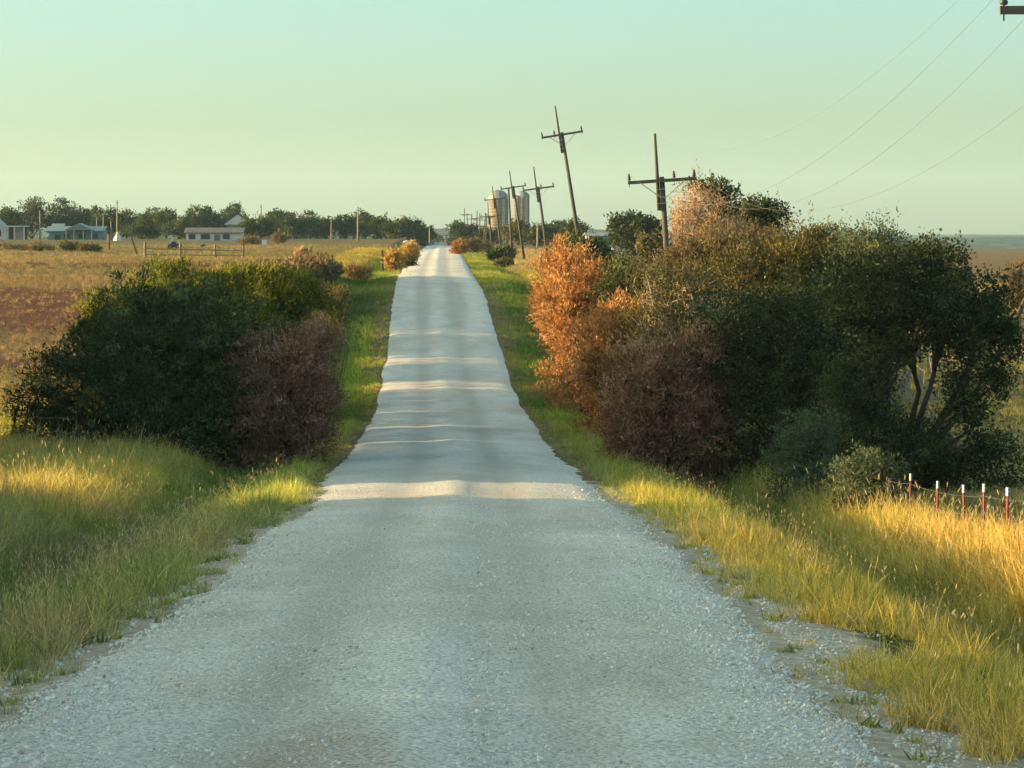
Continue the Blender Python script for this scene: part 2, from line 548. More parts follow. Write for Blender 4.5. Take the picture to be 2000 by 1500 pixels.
rq = np.stack([ri[:-1, :-1], ri[:-1, 1:], ri[1:, 1:], ri[1:, :-1]], -1).reshape(-1, 4)[:, ::-1]
tr = np.stack([np.clip(track, 0, 1), dirtm, np.zeros_like(track), np.ones_like(track)], -1).reshape(-1, 4)
rme = new_mesh('gravel_road', np.stack([RX, RY, RZ], -1).reshape(-1, 3), rq, [M['road']], True, {'track': ('FLOAT_COLOR', 'POINT', tr)})
rme.flip_normals()
ro = link('gravel_road', rme); ro['kind'] = 'structure'
# farm track joining the road from the left
tx = np.linspace(-10.5, -2.2, 40)
tv = np.linspace(-1, 1, 9)
TX, TV = np.meshgrid(tx, tv, indexing='ij')
TY = 243 + 2.0 * TV * (1 + .9 * smooth(-6, -2.3, TX)) + (fbm(TX * .3, TV, 8) - .5) * 1.2 - (TX + 2.2) * .18
TZ = ground_z(TX, TY) + .06 - .07 * np.abs(TV) ** 4
ti_ = np.arange(TX.size).reshape(TX.shape)
tq = np.stack([ti_[:-1, :-1], ti_[1:, :-1], ti_[1:, 1:], ti_[:-1, 1:]], -1).reshape(-1, 4)
tme = new_mesh('farm_track', np.stack([TX, TY, TZ], -1).reshape(-1, 3), tq, [M['road']], True,
               {'track': ('FLOAT_COLOR', 'POINT', np.tile([0, .7, 0, 1], (TX.size, 1)))})
to = link('farm_track', tme); to['kind'] = 'structure'

# far wooded hills on the horizon
def hills(name, X0, X1, Y0, depth, top, seed):
    xs = np.linspace(X0, X1, 260); vs = np.linspace(0, 1, 26)
    HX, HV = np.meshgrid(xs, vs, indexing='ij')
    HY = Y0 + depth * HV
    env = np.sin(np.pi * np.clip(HV, 0, 1)) ** .7
    hz = top(HX) * env
    bumps = (fbm(HX * .012, HY * .012, seed, 4) - .4) * 3 + (fbm(HX * .05, HY * .05, seed + 5, 3) - .5) * 2.5
    HZ = -8 + hz + bumps * env
    hi = np.arange(HX.size).reshape(HX.shape)
    q = np.stack([hi[:-1, :-1], hi[1:, :-1], hi[1:, 1:], hi[:-1, 1:]], -1).reshape(-1, 4)
    rnd = np.random.default_rng(seed).random(len(q))
    o = link(name, new_mesh(name, np.stack([HX, HY, HZ], -1).reshape(-1, 3), q, [M['farwood']], False, {'rnd': ('FLOAT', 'FACE', rnd)}))
    o['kind'] = 'structure'
hills('hills', -1200, 1500, 3600, 500, lambda x: 25 + 2 * (fbm(x * .004, x * 0, 4) - .5) * 2 - 10 * smooth(170, 520, x), 11)
hills('hills_far', -2500, 3500, 6000, 700, lambda x: 22 + 6 * (fbm(x * .002, x * 0, 6) - .5) * 2, 17)

# ------------------------------------------------------------------ foliage builders
def unit(a):
    return a / np.maximum(np.linalg.norm(a, axis=-1, keepdims=True), 1e-6)

def leaf_faces(P, A, L, Wd, rng):
    """diamond shaped leaves: base P, axis A (unit), length L, width Wd"""
    n = len(P)
    side = unit(np.cross(A, rng.normal(size=(n, 3))))
    L = L[:, None]; Wd = Wd[:, None]
    nrm = np.cross(A, side)
    v = np.stack([P, P + A * L * .45 + side * Wd * .5 + nrm * L * .08, P + A * L, P + A * L * .45 - side * Wd * .5 + nrm * L * .08], 1).reshape(-1, 3)
    f = np.arange(4 * n).reshape(n, 4)
    return v, f

def sample_lobes(lobes, n, rng, inner=.6):
    vol = np.array([(l[1][0] * l[1][1] * l[1][2]) ** .67 for l in lobes])
    which = rng.choice(len(lobes), n, p=vol / vol.sum())
    c = np.array([l[0] for l in lobes])[which]; r = np.array([l[1] for l in lobes])[which]
    d = unit(rng.normal(size=(n, 3)))
    rad = 1 - inner * rng.random(n) ** 1.6
    # lumpy outline
    lump = 1 + .34 * (fbm(d[:, 0] * 2.2 + which * 3.1, d[:, 2] * 2.2 + d[:, 1] * 1.7, 5) - .5) * 2
    return c + d * r * (rad * lump)[:, None], unit(d / r), which

def crown_mesh(name, lobes, mat, seed, n_clump, per, clump_r, L, W, out=.8, up=.3, inner=.6, flat=.7, shoots=0, shoot_len=.5, zmin=None, zmax=None):
    rng = np.random.default_rng(seed)
    cc, cn, wh = sample_lobes(lobes, n_clump, rng, inner)
    per_n = rng.poisson(per, n_clump).clip(3)
    ci = np.repeat(np.arange(n_clump), per_n)
    P = cc[ci] + rng.normal(size=(len(ci), 3)) * (clump_r * rng.uniform(.55, 1.35, n_clump)[ci])[:, None] * np.array([1, 1, flat])
    A = unit(cn[ci] * out + rng.normal(size=(len(ci), 3)) * .75 + np.array([0, 0, up]))
    tone = rng.random(n_clump)[ci] ** 1.4 * .68 + rng.random(len(ci)) * .32
    if shoots:
        ok = np.where(cn[:, 2] > .15)[0]
        sh = rng.choice(ok, shoots)
        for k in sh:
            d = unit(np.array([rng.normal() * .3, rng.normal() * .3, 1.0]) + cn[k] * .5)
            m = rng.integers(8, 16)
            t = rng.random(m) * shoot_len * rng.uniform(.5, 1.3)
            P = np.concatenate([P, cc[k] + d * t[:, None] + rng.normal(size=(m, 3)) * .04])
            A = np.concatenate([A, unit(d + rng.normal(size=(m, 3)) * .6)])
            tone = np.concatenate([tone, .3 + .7 * rng.random(m)])
    if zmin is not None:
        keep = P[:, 2] > zmin(P[:, 0], P[:, 1]) if callable(zmin) else P[:, 2] > zmin
        P, A, tone = P[keep], A[keep], tone[keep]
    if zmax is not None:
        keep = P[:, 2] < zmax
        P, A, tone = P[keep], A[keep], tone[keep]
    n = len(P)
    Ls = L * rng.uniform(.6, 1.4, n); Ws = W * rng.uniform(.7, 1.3, n)
    v, f = leaf_faces(P, A, Ls, Ws, rng)
    return new_mesh(name, v, f, [mat], False, {'rnd': ('FLOAT', 'FACE', tone)}), cc

def limbs(base, lobes, cc, rng, r0, n_twig, lean=(0, 0), stems=1, twr=.012, droop=0):
    mb = MB()
    b = Vector(base)
    ends = []
    for s in range(stems):
        off = Vector((rng.normal() * .12 * (stems > 1), rng.normal() * .12 * (stems > 1), -.15))
        for li, l in enumerate(lobes):
            if stems > 1 and li % stems != s:
                continue
            e = Vector(l[0])
            p0 = b + off
            mid = p0.lerp(e, .5) + Vector((rng.normal() * .15, rng.normal() * .15, .12)) * (e - p0).length * .5
            rr = r0 * (.55 + .45 / max(1, len(lobes)) ** .5)
            mb.tube([p0, p0.lerp(mid, .5) + Vector((rng.normal(), rng.normal(), 0)) * .05, mid, e], [rr, rr * .8, rr * .55, rr * .25], 6)
            ends.append((mid, e))
    if n_twig and ends:
        pick = rng.choice(len(cc), min(n_twig, len(cc)), replace=False)
        for k in pick:
            p = Vector(cc[k])
            m_, e_ = min(ends, key=lambda q: (q[1] - p).length)
            s_ = m_.lerp(e_, rng.uniform(.1, 1))
            md = s_.lerp(p, .55) + Vector((rng.normal(), rng.normal(), rng.normal() + .4)) * (p - s_).length * .12
            mb.tube([s_, md, p + (p - md) * .12], [twr * 2, twr * 1.3, twr * .5], 4, False)
    return mb

def bush(name, label, cat, Y, lobes_px, mat, seed, n_clump, per, clump_r, L, W, base_px=None, r0=.09, n_twig=60, stems=3, barkm='bark', group=None, trunk_name='trunk', skirt=True, fine=.78, **kw):
    """lobes_px: (px, py, dY, rx_px, rz_px, ry_m) measured on the photograph at distance Y + dY"""
    k = Y / 6667.0
    lobes = []
    for px, py, dY, rx, rz, rym in lobes_px:
        p = at(px, py, Y + dY)
        s = (Y + dY) / 6667.0
        lobes.append(((p.x, p.y, p.z), (rx * s, rym, rz * s)))
    if skirt:
        x0 = min(l[0][0] - l[1][0] * .55 for l in lobes); x1 = max(l[0][0] + l[1][0] * .55 for l in lobes)
        ns = max(2, int((x1 - x0) / 1.1))
        for q in range(ns):
            sx = x0 + (x1 - x0) * (q + .5) / ns
            lobes.append(((sx, Y - .2, gz(sx, Y) + .55), ((x1 - x0) / ns * .75, .9, .75)))
    if base_px is None:
        base_px = sum(l[0] for l in lobes_px) / len(lobes_px)
    bx = at(base_px, 800, Y).x
    base = Vector((bx, Y, gz(bx, Y)))
    o = empty(name, base, label, cat, group)
    rel = [((l[0][0] - base.x, l[0][1] - base.y, l[0][2] - base.z), l[1]) for l in lobes]
    def zm(x, y):
        return ground_z(x + base.x, y + base.y) - base.z + .03
    me, cc = crown_mesh('crown', rel, M[mat], seed, int(n_clump * .75), per * 2.2, clump_r * 1.0, L * fine, W * fine, zmin=zm, flat=.6, **kw)
    link('crown', me, o)
    rng = np.random.default_rng(seed + 500)
    limbs((0, 0, 0), rel[:len(lobes_px)], cc, rng, r0, n_twig, stems=stems).build(trunk_name, M[barkm], o)
    return o

def tree_px(name, label, px, top, wpx, Y, mat, seed, cat='tree', dens=1.0, base_py=None, group=None, lumps=6, L=.42, W=.26, slim=.0, clear=.12):
    """a tree whose crown is wpx wide, its top at pixel row top, standing on the ground at distance Y"""
    rng = np.random.default_rng(seed)
    x = at(px, 470, Y).x
    z0 = gz(x, Y) if base_py is None else at(px, base_py, Y).z
    zt = at(px, top, Y).z
    H = (zt - z0) * 1.04; Wd = wpx * Y / 6667.0 * 1.18
    o = empty(name, (x, Y, z0), label, cat, group)
    lobes = [((0, 0, H * .55), (Wd * .40, Wd * .40, H * .36))]
    for k in range(lumps):
        a = 2 * math.pi * (k + rng.random() * .7) / lumps
        rr = Wd * .30
        zc = H * rng.uniform(.32, .72)
        s = rng.uniform(.75, 1.15)
        lobes.append(((math.cos(a) * rr, math.sin(a) * rr, zc), (Wd * .23 * s, Wd * .23 * s, H * .22 * s)))
    lobes.append(((rng.normal() * Wd * .08, 0, H * .80), (Wd * .22, Wd * .22, H * .19)))
    lobes.append(((rng.normal() * Wd * .18, 0, H * .24), (Wd * .42, Wd * .36, H * .24)))
    vol = Wd * H
    nc = int(max(70, min(300, vol * 7)) * dens)
    me, cc = crown_mesh('crown', lobes, M[mat], seed, nc, 19, .30 + Wd * .012, L, W, out=.6, up=.15, inner=.75, zmin=.15, shoots=int(6 * dens), shoot_len=.8)
    link('crown', me, o)
    limbs((0, 0, 0), lobes[1:5] + lobes[-2:-1], cc, rng, .05 + H * .022, 6, twr=.03).build('trunk', M['bark'], o)
    return o

# ------------------------------------------------------------------ grass and stones scattered by geometry nodes
proto_coll = {}
def protos(key, meshes):
    pc = bpy.data.collections.new('proto_' + key)
    for i, me in enumerate(meshes):
        o = bpy.data.objects.new('%s_%02d' % (key, i), me)
        pc.objects.link(o)
    proto_coll[key] = pc

def tuft(rng, n, h, spread, width, lean, seedheads=0, curl=.5):
    v, f, rnd, sdv = [], [], [], []
    def blade(p, d, ln, wd, bendv, rn, sd, segs=3):
        side = Vector((-d.y, d.x, 0))
        if side.length < .01: side = Vector((1, 0, 0))
        side.normalize()
        side = Matrix.Rotation(rng.uniform(-1.2, 1.2), 3, 'Z') @ side
        i0 = len(v)
        for s in range(segs + 1):
            t = s / segs
            c = p + d * ln * t + bendv * ln * t * t
            ww = wd * (1 - t) ** .7 * .5
            if s == segs:
                v.append(c)
            else:
                v.append(c - side * ww); v.append(c + side * ww)
        for s in range(segs - 1):
            a = i0 + 2 * s
            f.append((a, a + 1, a + 3, a + 2)); rnd.append(rn); sdv.append(sd)
        a = i0 + 2 * (segs - 1)
        f.append((a, a + 1, a + 2)); rnd.append(rn); sdv.append(sd)
        return v[-1]
    for _ in range(n):
        a = rng.uniform(0, 2 * math.pi); r = spread * math.sqrt(rng.random())
        p = Vector((math.cos(a) * r, math.sin(a) * r, -.02))
        d = Vector((rng.normal() * lean, rng.normal() * lean, 1)).normalized()
        ln = h * rng.uniform(.45, 1.15)
        b2 = Vector((rng.normal(), rng.normal(), -.45)) * curl * rng.random()
        blade(p, d, ln, width * rng.uniform(.7, 1.3), b2, rng.random(), 0.0)
    for _ in range(seedheads):
        a = rng.uniform(0, 2 * math.pi); r = spread * math.sqrt(rng.random()) * .7
        p = Vector((math.cos(a) * r, math.sin(a) * r, -.02))
        d = Vector((rng.normal() * lean * .6, rng.normal() * lean * .6, 1)).normalized()
        ln = h * rng.uniform(1.1, 1.6)
        tip = blade(p, d, ln, width * .5, Vector((rng.normal(), rng.normal(), -.2)) * .15, rng.random(), .35)
        hd = (d + Vector((rng.normal(), rng.normal(), 0)) * .3).normalized()
        st = Vector(tip) - hd * .02
        for q in range(3):
            blade(st, (hd + Vector((rng.normal(), rng.normal(), rng.normal())) * .08).normalized(), h * rng.uniform(.10, .17), width * .9, Vector((0, 0, -.1)), rng.random(), 1.0, 2)
    return new_mesh('tuft', [tuple(p) for p in v], f, [M['grass']], False,
                    {'rnd': ('FLOAT', 'FACE', np.array(rnd)), 'seed': ('FLOAT', 'FACE', np.array(sdv))})

rg = np.random.default_rng(77)
protos('tuft_short', [tuft(rg, 26, .20, .13, .011, .45) for _ in range(5)])
protos('tuft_mid', [tuft(rg, 26, .36, .14, .011, .38, 1 if i % 3 == 0 else 0, .8) for i in range(6)])
protos('tuft_tall', [tuft(rg, 26, .55, .15, .012, .30, 1 if i % 3 == 0 else 0, .8) for i in range(6)])
protos('tuft_seed', [tuft(rg, 18, .36, .13, .010, .32, 4, .7) for i in range(5)])
protos('weed', [tuft(rg, 30, .22, .16, .030, .75, 0, .5) for i in range(4)])
protos('straw', [tuft(rg, 26, .26, .22, .022, .9, 0, .3) for i in range(4)])
protos('clump_far', [tuft(rg, 26, .40, .30, .030, .35, 0, .5) for i in range(4)])

def stone_mesh(rng):
    import bmesh
    bm = bmesh.new()
    bmesh.ops.create_icosphere(bm, subdivisions=1, radius=.5)
    for vv in bm.verts:
        vv.co *= rng.uniform(.7, 1.15)
        vv.co.z *= .65
    me = bpy.data.meshes.new('stone'); bm.to_mesh(me); bm.free()
    me.materials.append(M['stone'])
    return me
protos('stone', [stone_mesh(rg) for _ in range(6)])

def scatter(name, key, P, scale, tint, label, cat, tilt=.12, seed=0, yaw=None):
    n = len(P)
    rng = np.random.default_rng(seed)
    rot = np.stack([rng.normal(size=n) * tilt, rng.normal(size=n) * tilt, rng.random(n) * 6.283], -1)
    nproto = len(proto_coll[key].objects)
    me = bpy.data.meshes.new(name)
    me.vertices.add(n); me.vertices.foreach_set('co', np.asarray(P, np.float32).ravel())
    for an, typ, data in (('rot', 'FLOAT_VECTOR', rot), ('scl', 'FLOAT', scale), ('tint', 'FLOAT_COLOR', np.concatenate([tint, np.ones((n, 1))], 1)), ('pid', 'INT', rng.integers(0, nproto, n))):
        a = me.attributes.new(an, typ, 'POINT')
        a.data.foreach_set({'FLOAT': 'value', 'FLOAT_VECTOR': 'vector', 'FLOAT_COLOR': 'color', 'INT': 'value'}[typ], np.asarray(data).ravel())
    o = link(name, me)
    o['kind'] = 'stuff'; o['label'] = label; o['category'] = cat
    ng = bpy.data.node_groups.new('scatter_' + name, 'GeometryNodeTree')
    ng.interface.new_socket('Geometry', in_out='INPUT', socket_type='NodeSocketGeometry')
    ng.interface.new_socket('Geometry', in_out='OUTPUT', socket_type='NodeSocketGeometry')
    N, Lk = ng.nodes, ng.links
    gi, go = N.new('NodeGroupInput'), N.new('NodeGroupOutput')
    ci = N.new('GeometryNodeCollectionInfo')
    ci.inputs['Collection'].default_value = proto_coll[key]
    ci.inputs['Separate Children'].default_value = True
    ci.inputs['Reset Children'].default_value = True
    ip = N.new('GeometryNodeInstanceOnPoints')
    ip.inputs['Pick Instance'].default_value = True
    def na(nm, dt):
        q = N.new('GeometryNodeInputNamedAttribute'); q.data_type = dt; q.inputs[0].default_value = nm
        return q.outputs[0]
    e2r = N.new('FunctionNodeEulerToRotation')
    Lk.new(na('rot', 'FLOAT_VECTOR'), e2r.inputs[0])
    Lk.new(gi.outputs[0], ip.inputs['Points'])
    Lk.new(ci.outputs[0], ip.inputs['Instance'])
    Lk.new(na('pid', 'INT'), ip.inputs['Instance Index'])
    Lk.new(e2r.outputs[0], ip.inputs['Rotation'])
    Lk.new(na('scl', 'FLOAT'), ip.inputs['Scale'])
    Lk.new(ip.outputs[0], go.inputs[0])
    md = o.modifiers.new('scatter', 'NODES'); md.node_group = ng
    return o

def rand_in(x0, x1, y0, y1, dens, rng):
    n = rng.poisson((x1 - x0) * (y1 - y0) * dens)
    return rng.uniform(x0, x1, n), rng.uniform(y0, y1, n)

def in_view(x, y, m=2.5):
    return (x > -.131 * y - m) & (x < .173 * y + m)

GREEN = np.array([.085, .145, .028]); YGREEN = np.array([.28, .31, .048]); GOLD = np.array([.56, .385, .095]); STRAW = np.array([.52, .41, .20])
OLIVE = np.array([.20, .19, .075]); DULL = np.array([.17, .14, .085]); PALE = np.array([.36, .33, .20])

def blend(a, b, t):
    t = np.clip(t, 0, 1)[:, None]
    return a * (1 - t) + b * t

def verge_grass():
    rng = np.random.default_rng(5)
    xs, ys, = [], []
    for (y0, y1, dn) in ((14, 34, 26), (34, 52, 22), (52, 80, 17), (80, 112, 11)):
        a, b = rand_in(-16, 22, y0, y1, dn, rng)
        k = in_view(a, b, 1.2); xs.append(a[k]); ys.append(b[k])
    x, y = np.concatenate(xs), np.concatenate(ys)
    s = x - x_mid(y); a = np.abs(s)
    side = np.where(s < 0, 1, 2)
    e = HALF + .05 + np.where(s < 0, edge_off(y, 1), edge_off(y, 2))
    n1 = fbm(x * .8, y * .5, 51)
    n2 = fbm(x * .25, y * .2, 52)
    dist = a - e
    keep = (dist > (n1 - .55) * 1.1)
    keep &= ~((dist < .55) & (rng.random(len(x)) > np.clip(.25 + dist * 1.6, .08, 1)))
    bare = (s > 0) & (y < 33) & (dist < 1.7) & (fbm(x * .9, y * .55, 57) > .44 + .16 * np.clip(dist, 0, 2))
    keep &= ~(bare & (rng.random(len(x)) < .93))
    keep &= ~((s > 8.8) & (y > 50))                      # pasture beyond the fence is grazed short
    keep &= ~((s < -7.5) & (y > 84))
    x, y, s, a, dist, n1, n2 = [q[keep] for q in (x, y, s, a, dist, n1, n2)]
    r = rng.random(len(x))
    left = s < 0
    t = np.zeros((len(x), 3))
    # left: dull olive with green ditch, golden beyond; right: golden verge, green ditch, gold backslope
    ditch = np.exp(-((a - np.where(s < 0, 5.0, 5.9)) / 1.1) ** 2)
    cl = blend(np.tile(OLIVE, (len(x), 1)), np.tile(GREEN, (len(x), 1)), .35 + ditch * .3 + (n2 - .5) * 1.6 + .3 * smooth(40, 60, y))
    cl = blend(cl, DULL[None] * np.array([1, .92, .95]), np.maximum(smooth(.46, .64, n1) * .75, smooth(.45, .6, fbm(x * .45, y * .16, 58)) * ditch) * (y < 60))
    cl = blend(cl, GOLD[None], smooth(5.2, 6.6, a) * (.35 + (n2 - .4) * 1.4) * smooth(50, 60, y))
    cl = blend(cl, YGREEN[None], smooth(52, 62, y) * (1 - smooth(3.8, 5.2, a)) * .8)
    cr = blend(np.tile(GOLD, (len(x), 1)), np.tile(YGREEN, (len(x), 1)), .15 + smooth(34, 62, y) * .75 + (n2 - .5) * 1.2)
    cr = blend(cr, GREEN[None] * 1.2, ditch * .85 + (smooth(60, 72, y)) * .5)
    cr = blend(cr, GOLD[None], smooth(6.0, 7.2, a) * (.9 - .5 * smooth(52, 70, y)) + (n2 - .5))
    cr = blend(cr, DULL[None] * .9, (y < 24) * .55 * np.clip(1.2 - dist, 0, 1))
    cr = blend(cr, DULL[None], smooth(.56, .75, n1) * .5 * (a > 4.4))
    t = np.where(left[:, None], cl * 1.35, cr) * (.8 + .4 * rng.random(len(x)))[:, None]
    t = blend(t, STRAW[None], (rng.random(len(x)) < .16) * .6)
    t = blend(t, PALE[None], np.clip(.9 - dist * 1.3, 0, .75) * (rng.random(len(x)) < .75))
    sc = .75 + .45 * rng.random(len(x))
    sc *= np.where(dist < .5, .62, 1.0) * (1 + .25 * smooth(6, 7.5, a)) * np.where((s > 0) & (a < 5.2), .8, 1.0) * (.75 + .5 * fbm(x * .7, y * .4, 59))
    P = np.stack([x, y, ground_z(x, y)], -1)
    short = dist < .35
    tall = ~short & (((a > 6.0) & (r < .55)) | (r < .08))
    seedy = ~short & ~tall & (((r > .70) & left & (a < 4.4) & (y < 52)) | (r > .982))
    weedy = ~tall & ~seedy & (rng.random(len(x)) < np.where(dist < .6, .30, .05))
    short &= ~weedy
    t = np.where(weedy[:, None], blend(t, GREEN[None] * 1.3, .5 * np.ones(len(x))), t)
    mid = ~short & ~tall & ~seedy & ~weedy
    for k_, key, nm, lb in ((short, 'tuft_short', 'short_grass', 'short sparse grass creeping over the gravel along both road edges'),
                            (mid, 'tuft_mid', 'verge_grass', 'green to golden grass covering the verges and ditches along the road'),
                            (tall, 'tuft_tall', 'tall_grass', 'tall golden grass on the far banks of the ditches'),
                            (weedy, 'weed', 'roadside_weeds', 'broad leaved weeds growing at the gravel edges'),
                            (seedy, 'tuft_seed', 'seeding_grass', 'grass with pale seed heads standing in the road verges')):
        scatter(nm, key, P[k_], sc[k_], t[k_], lb, 'grass', seed=len(nm))

def far_grass():
    rng = np.random.default_rng(6)
    xs, ys = [], []
    for (y0, y1, dn, xl, xr) in ((112, 160, 7, -9, 12), (160, 260, 4, -9, 12), (260, 420, 1.6, -10, 14)):
        a, b = rand_in(xl, xr, y0, y1, dn, rng); xs.append(a); ys.append(b)
    x, y = np.concatenate(xs), np.concatenate(ys)
    s = x - x_mid(y); a = np.abs(s)
    e = HALF + .1 + np.where(s < 0, edge_off(y, 1), edge_off(y, 2))
    k = (a > e) & ~((s < -2) & (np.abs(y - 243 + (x + 2.2) * .18) < 2.6))
    x, y, s, a, e = x[k], y[k], s[k], a[k], e[k]
    n2 = fbm(x * .2, y * .08, 61)
    t = blend(np.tile(GREEN * .85, (len(x), 1)), YGREEN[None], .25 + (n2 - .5) * 2.2 + .25 * (s > 0) * smooth(200, 260, y))
    t = blend(t, DULL[None], smooth(.55, .8, fbm(x * .5, y * .2, 62)) * .6)
    t = blend(t, GOLD[None] * .7, smooth(5, 7, a) * (.45 + (n2 - .5)) * np.where(s < 0, smooth(225, 260, y), 1))
    t = blend(t, STRAW[None] * .55, (s > 0) * smooth(5, 7, a) * smooth(250, 290, y))
    t = blend(t, YGREEN[None] * 1.15, (s < 0) * (1 - smooth(4.0, 5.2, a)) * band(y, 126, 182, 5) * .85)  # brighter yellow-green paints sunlit patches into the left verge grass
    t *= (.8 + .4 * rng.random(len(x)))[:, None]
    sc = (.55 + .4 * rng.random(len(x))) * np.where(a - e < .8, .6, 1.0) * (1 + .25 * smooth(150, 300, y))
    scatter('roadside_grass', 'clump_far', np.stack([x, y, ground_z(x, y)], -1), sc, t, 'green grass lining the road where it climbs the far slope', 'grass', seed=9)

def field_straw():
    rng = np.random.default_rng(7)
    xs, ys = [], []
    for (y0, y1, dn) in ((82, 130, 5.5), (130, 215, 4.2), (215, 330, 1.8), (330, 480, .55)):
        a, b = rand_in(-66, -6.5, y0, y1, dn, rng)
        k = in_view(a, b, 3); xs.append(a[k]); ys.append(b[k])
    x, y = np.concatenate(xs), np.concatenate(ys)
    soil_, _, _ = zones(x, y)
    k = rng.random(len(x)) > soil_ * .93
    k &= ~(np.abs(y - 243 + (x + 2.2) * .18) < 2.6)
    x, y = x[k], y[k]
    n2 = fbm(x * .15, y * .06, 71)
    t = blend(np.tile(STRAW * np.array([.46, .43, .47]), (len(x), 1)), np.array([.15, .105, .055])[None], .35 + (n2 - .5) * 1.8)
    t = blend(t, OLIVE[None] * .75, smooth(.5, .7, fbm(x * .07, y * .03, 72)) * .75 + .25 * smooth(260, 330, y))
    t = blend(t, YGREEN[None] * .8, (1 - smooth(95, 125, y)) * .7)
    t *= (.75 + .5 * rng.random(len(x)))[:, None]
    sc = (.7 + .6 * rng.random(len(x))) * (1 + .3 * smooth(200, 330, y))
    scatter('field_straw', 'straw', np.stack([x, y, ground_z(x, y)], -1), sc, t, 'dry straw and stubble lying over the red field on the left', 'straw', .5, seed=10)
    # grazed pasture on the right
    xs, ys = [], []
    for (y0, y1, dn) in ((44, 80, 6), (80, 150, 2.6), (150, 300, .8)):
        a, b = rand_in(8.2, 56, y0, y1, dn, rng)
        k = in_view(a, b, 3); xs.append(a[k]); ys.append(b[k])
    x, y = np.concatenate(xs), np.concatenate(ys)
    n2 = fbm(x * .2, y * .05, 73)
    t = blend(np.tile(OLIVE * .85, (len(x), 1)), STRAW[None] * .75, smooth(.45, .7, n2) + .4 * smooth(150, 260, y))
    t *= (.8 + .4 * rng.random(len(x)))[:, None]
    sc = (.35 + .3 * rng.random(len(x))) * (1 + .6 * smooth(100, 250, y))
    scatter('pasture_grass', 'clump_far', np.stack([x, y, ground_z(x, y)], -1), sc, t, 'short olive pasture grass beyond the wire fence on the right', 'grass', seed=12)

def gravel_stones():
    rng = np.random.default_rng(8)
    xs, ys, sz = [], [], []
    for (y0, y1, dn, smin, smax) in ((14, 24, 620, .010, .030), (24, 36, 330, .012, .034), (36, 50, 150, .014, .036), (50, 76, 70, .014, .036)):
        a, b = rand_in(-4.2, 4.4, y0, y1, dn, rng)
        k = in_view(a, b, .4); a, b = a[k], b[k]
        xs.append(a); ys.append(b); sz.append(smin + (smax - smin) * rng.random(len(a)) ** 3)
    x, y, sc = np.concatenate(xs), np.concatenate(ys), np.concatenate(sz)
    s = x - x_mid(y)
    e = HALF + .25 + np.where(s < 0, edge_off(y, 1), edge_off(y, 2))
    dens = .22 + .8 * (np.exp(-((s + .05) / .32) ** 2) + smooth(1.5, 2.3, np.abs(s))) + (fbm(x * 1.1, y * .5, 81) - .5)
    k = (np.abs(s) < e + 1.1 * rng.random(len(x)) ** 2.5) & (rng.random(len(x)) < dens * (1 - smooth(34, 74, y)))
    x, y, sc, s, e = x[k], y[k], sc[k], s[k], e[k]
    z = ground_z(x, y) + .035 - .06 * smooth(.86, 1.0, np.abs(s) / e) + np.where(np.abs(s) > e, .025, 0) + sc * .12
    big = (np.exp(-((s + .02) / .4) ** 2) + .8 * smooth(1.6, 2.4, np.abs(s)) > rng.random(len(x))) & (rng.random(len(x)) < .25)
    sc = np.where(big, sc * 1.5, sc)
    g_ = .48 + .28 * rng.random(len(x))
    t = np.stack([g_, g_ * .975, g_ * .92], -1)
    br = rng.random(len(x)) < .06
    t[br] *= np.array([.75, .62, .5])
    scatter('loose_gravel', 'stone', np.stack([x, y, z], -1), sc, t, 'loose pale limestone gravel lying on the road', 'gravel', .6, seed=13)

verge_grass(); far_grass(); field_straw(); gravel_stones()
# ------------------------------------------------------------------ bushes and trees near the road
JUN = dict(L=.17, W=.045, out=.9, up=.35, clump_r=.16)
# left side of the dip
bush('juniper_bush', 'dark green juniper bush left of the road with low boughs reaching to the left', 'bush', 82,
     [(330, 730, 0, 170, 150, 2.0), (220, 720, -.5, 110, 110, 1.5), (420, 660, .6, 130, 110, 1.7), (270, 620, .8, 95, 85, 1.4), (450, 790, -.4, 80, 90, 1.2),
      (120, 745, -.3, 85, 40, .9), (75, 770, -.5, 55, 16, .4), (45, 790, -.6, 30, 9, .25), (110, 705, -.2, 60, 22, .5), (100, 815, -.5, 45, 14, .4), (160, 690, 0, 60, 55, .9), (330, 830, -.9, 140, 70, 1.3), (150, 820, -.4, 80, 32, .6), (330, 610, .5, 85, 50, 1.2)],
     'juniper', 101, 2300, 17, n_twig=140, base_px=340, r0=.12, shoots=40, shoot_len=.35, inner=.7, **JUN)
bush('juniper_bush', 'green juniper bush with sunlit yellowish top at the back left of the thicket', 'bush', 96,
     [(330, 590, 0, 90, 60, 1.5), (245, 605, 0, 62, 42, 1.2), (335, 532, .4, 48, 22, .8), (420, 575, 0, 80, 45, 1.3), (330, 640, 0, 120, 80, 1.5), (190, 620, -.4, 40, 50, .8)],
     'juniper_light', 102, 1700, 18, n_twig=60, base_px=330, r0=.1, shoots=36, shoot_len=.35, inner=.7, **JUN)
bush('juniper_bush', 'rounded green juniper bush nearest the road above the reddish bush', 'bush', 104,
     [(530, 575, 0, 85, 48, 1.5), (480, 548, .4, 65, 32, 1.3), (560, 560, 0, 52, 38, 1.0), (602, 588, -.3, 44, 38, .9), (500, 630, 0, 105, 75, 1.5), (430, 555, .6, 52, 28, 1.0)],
     'juniper_light', 103, 1700, 18, n_twig=60, base_px=520, r0=.1, shoots=36, shoot_len=.35, inner=.7, **JUN)
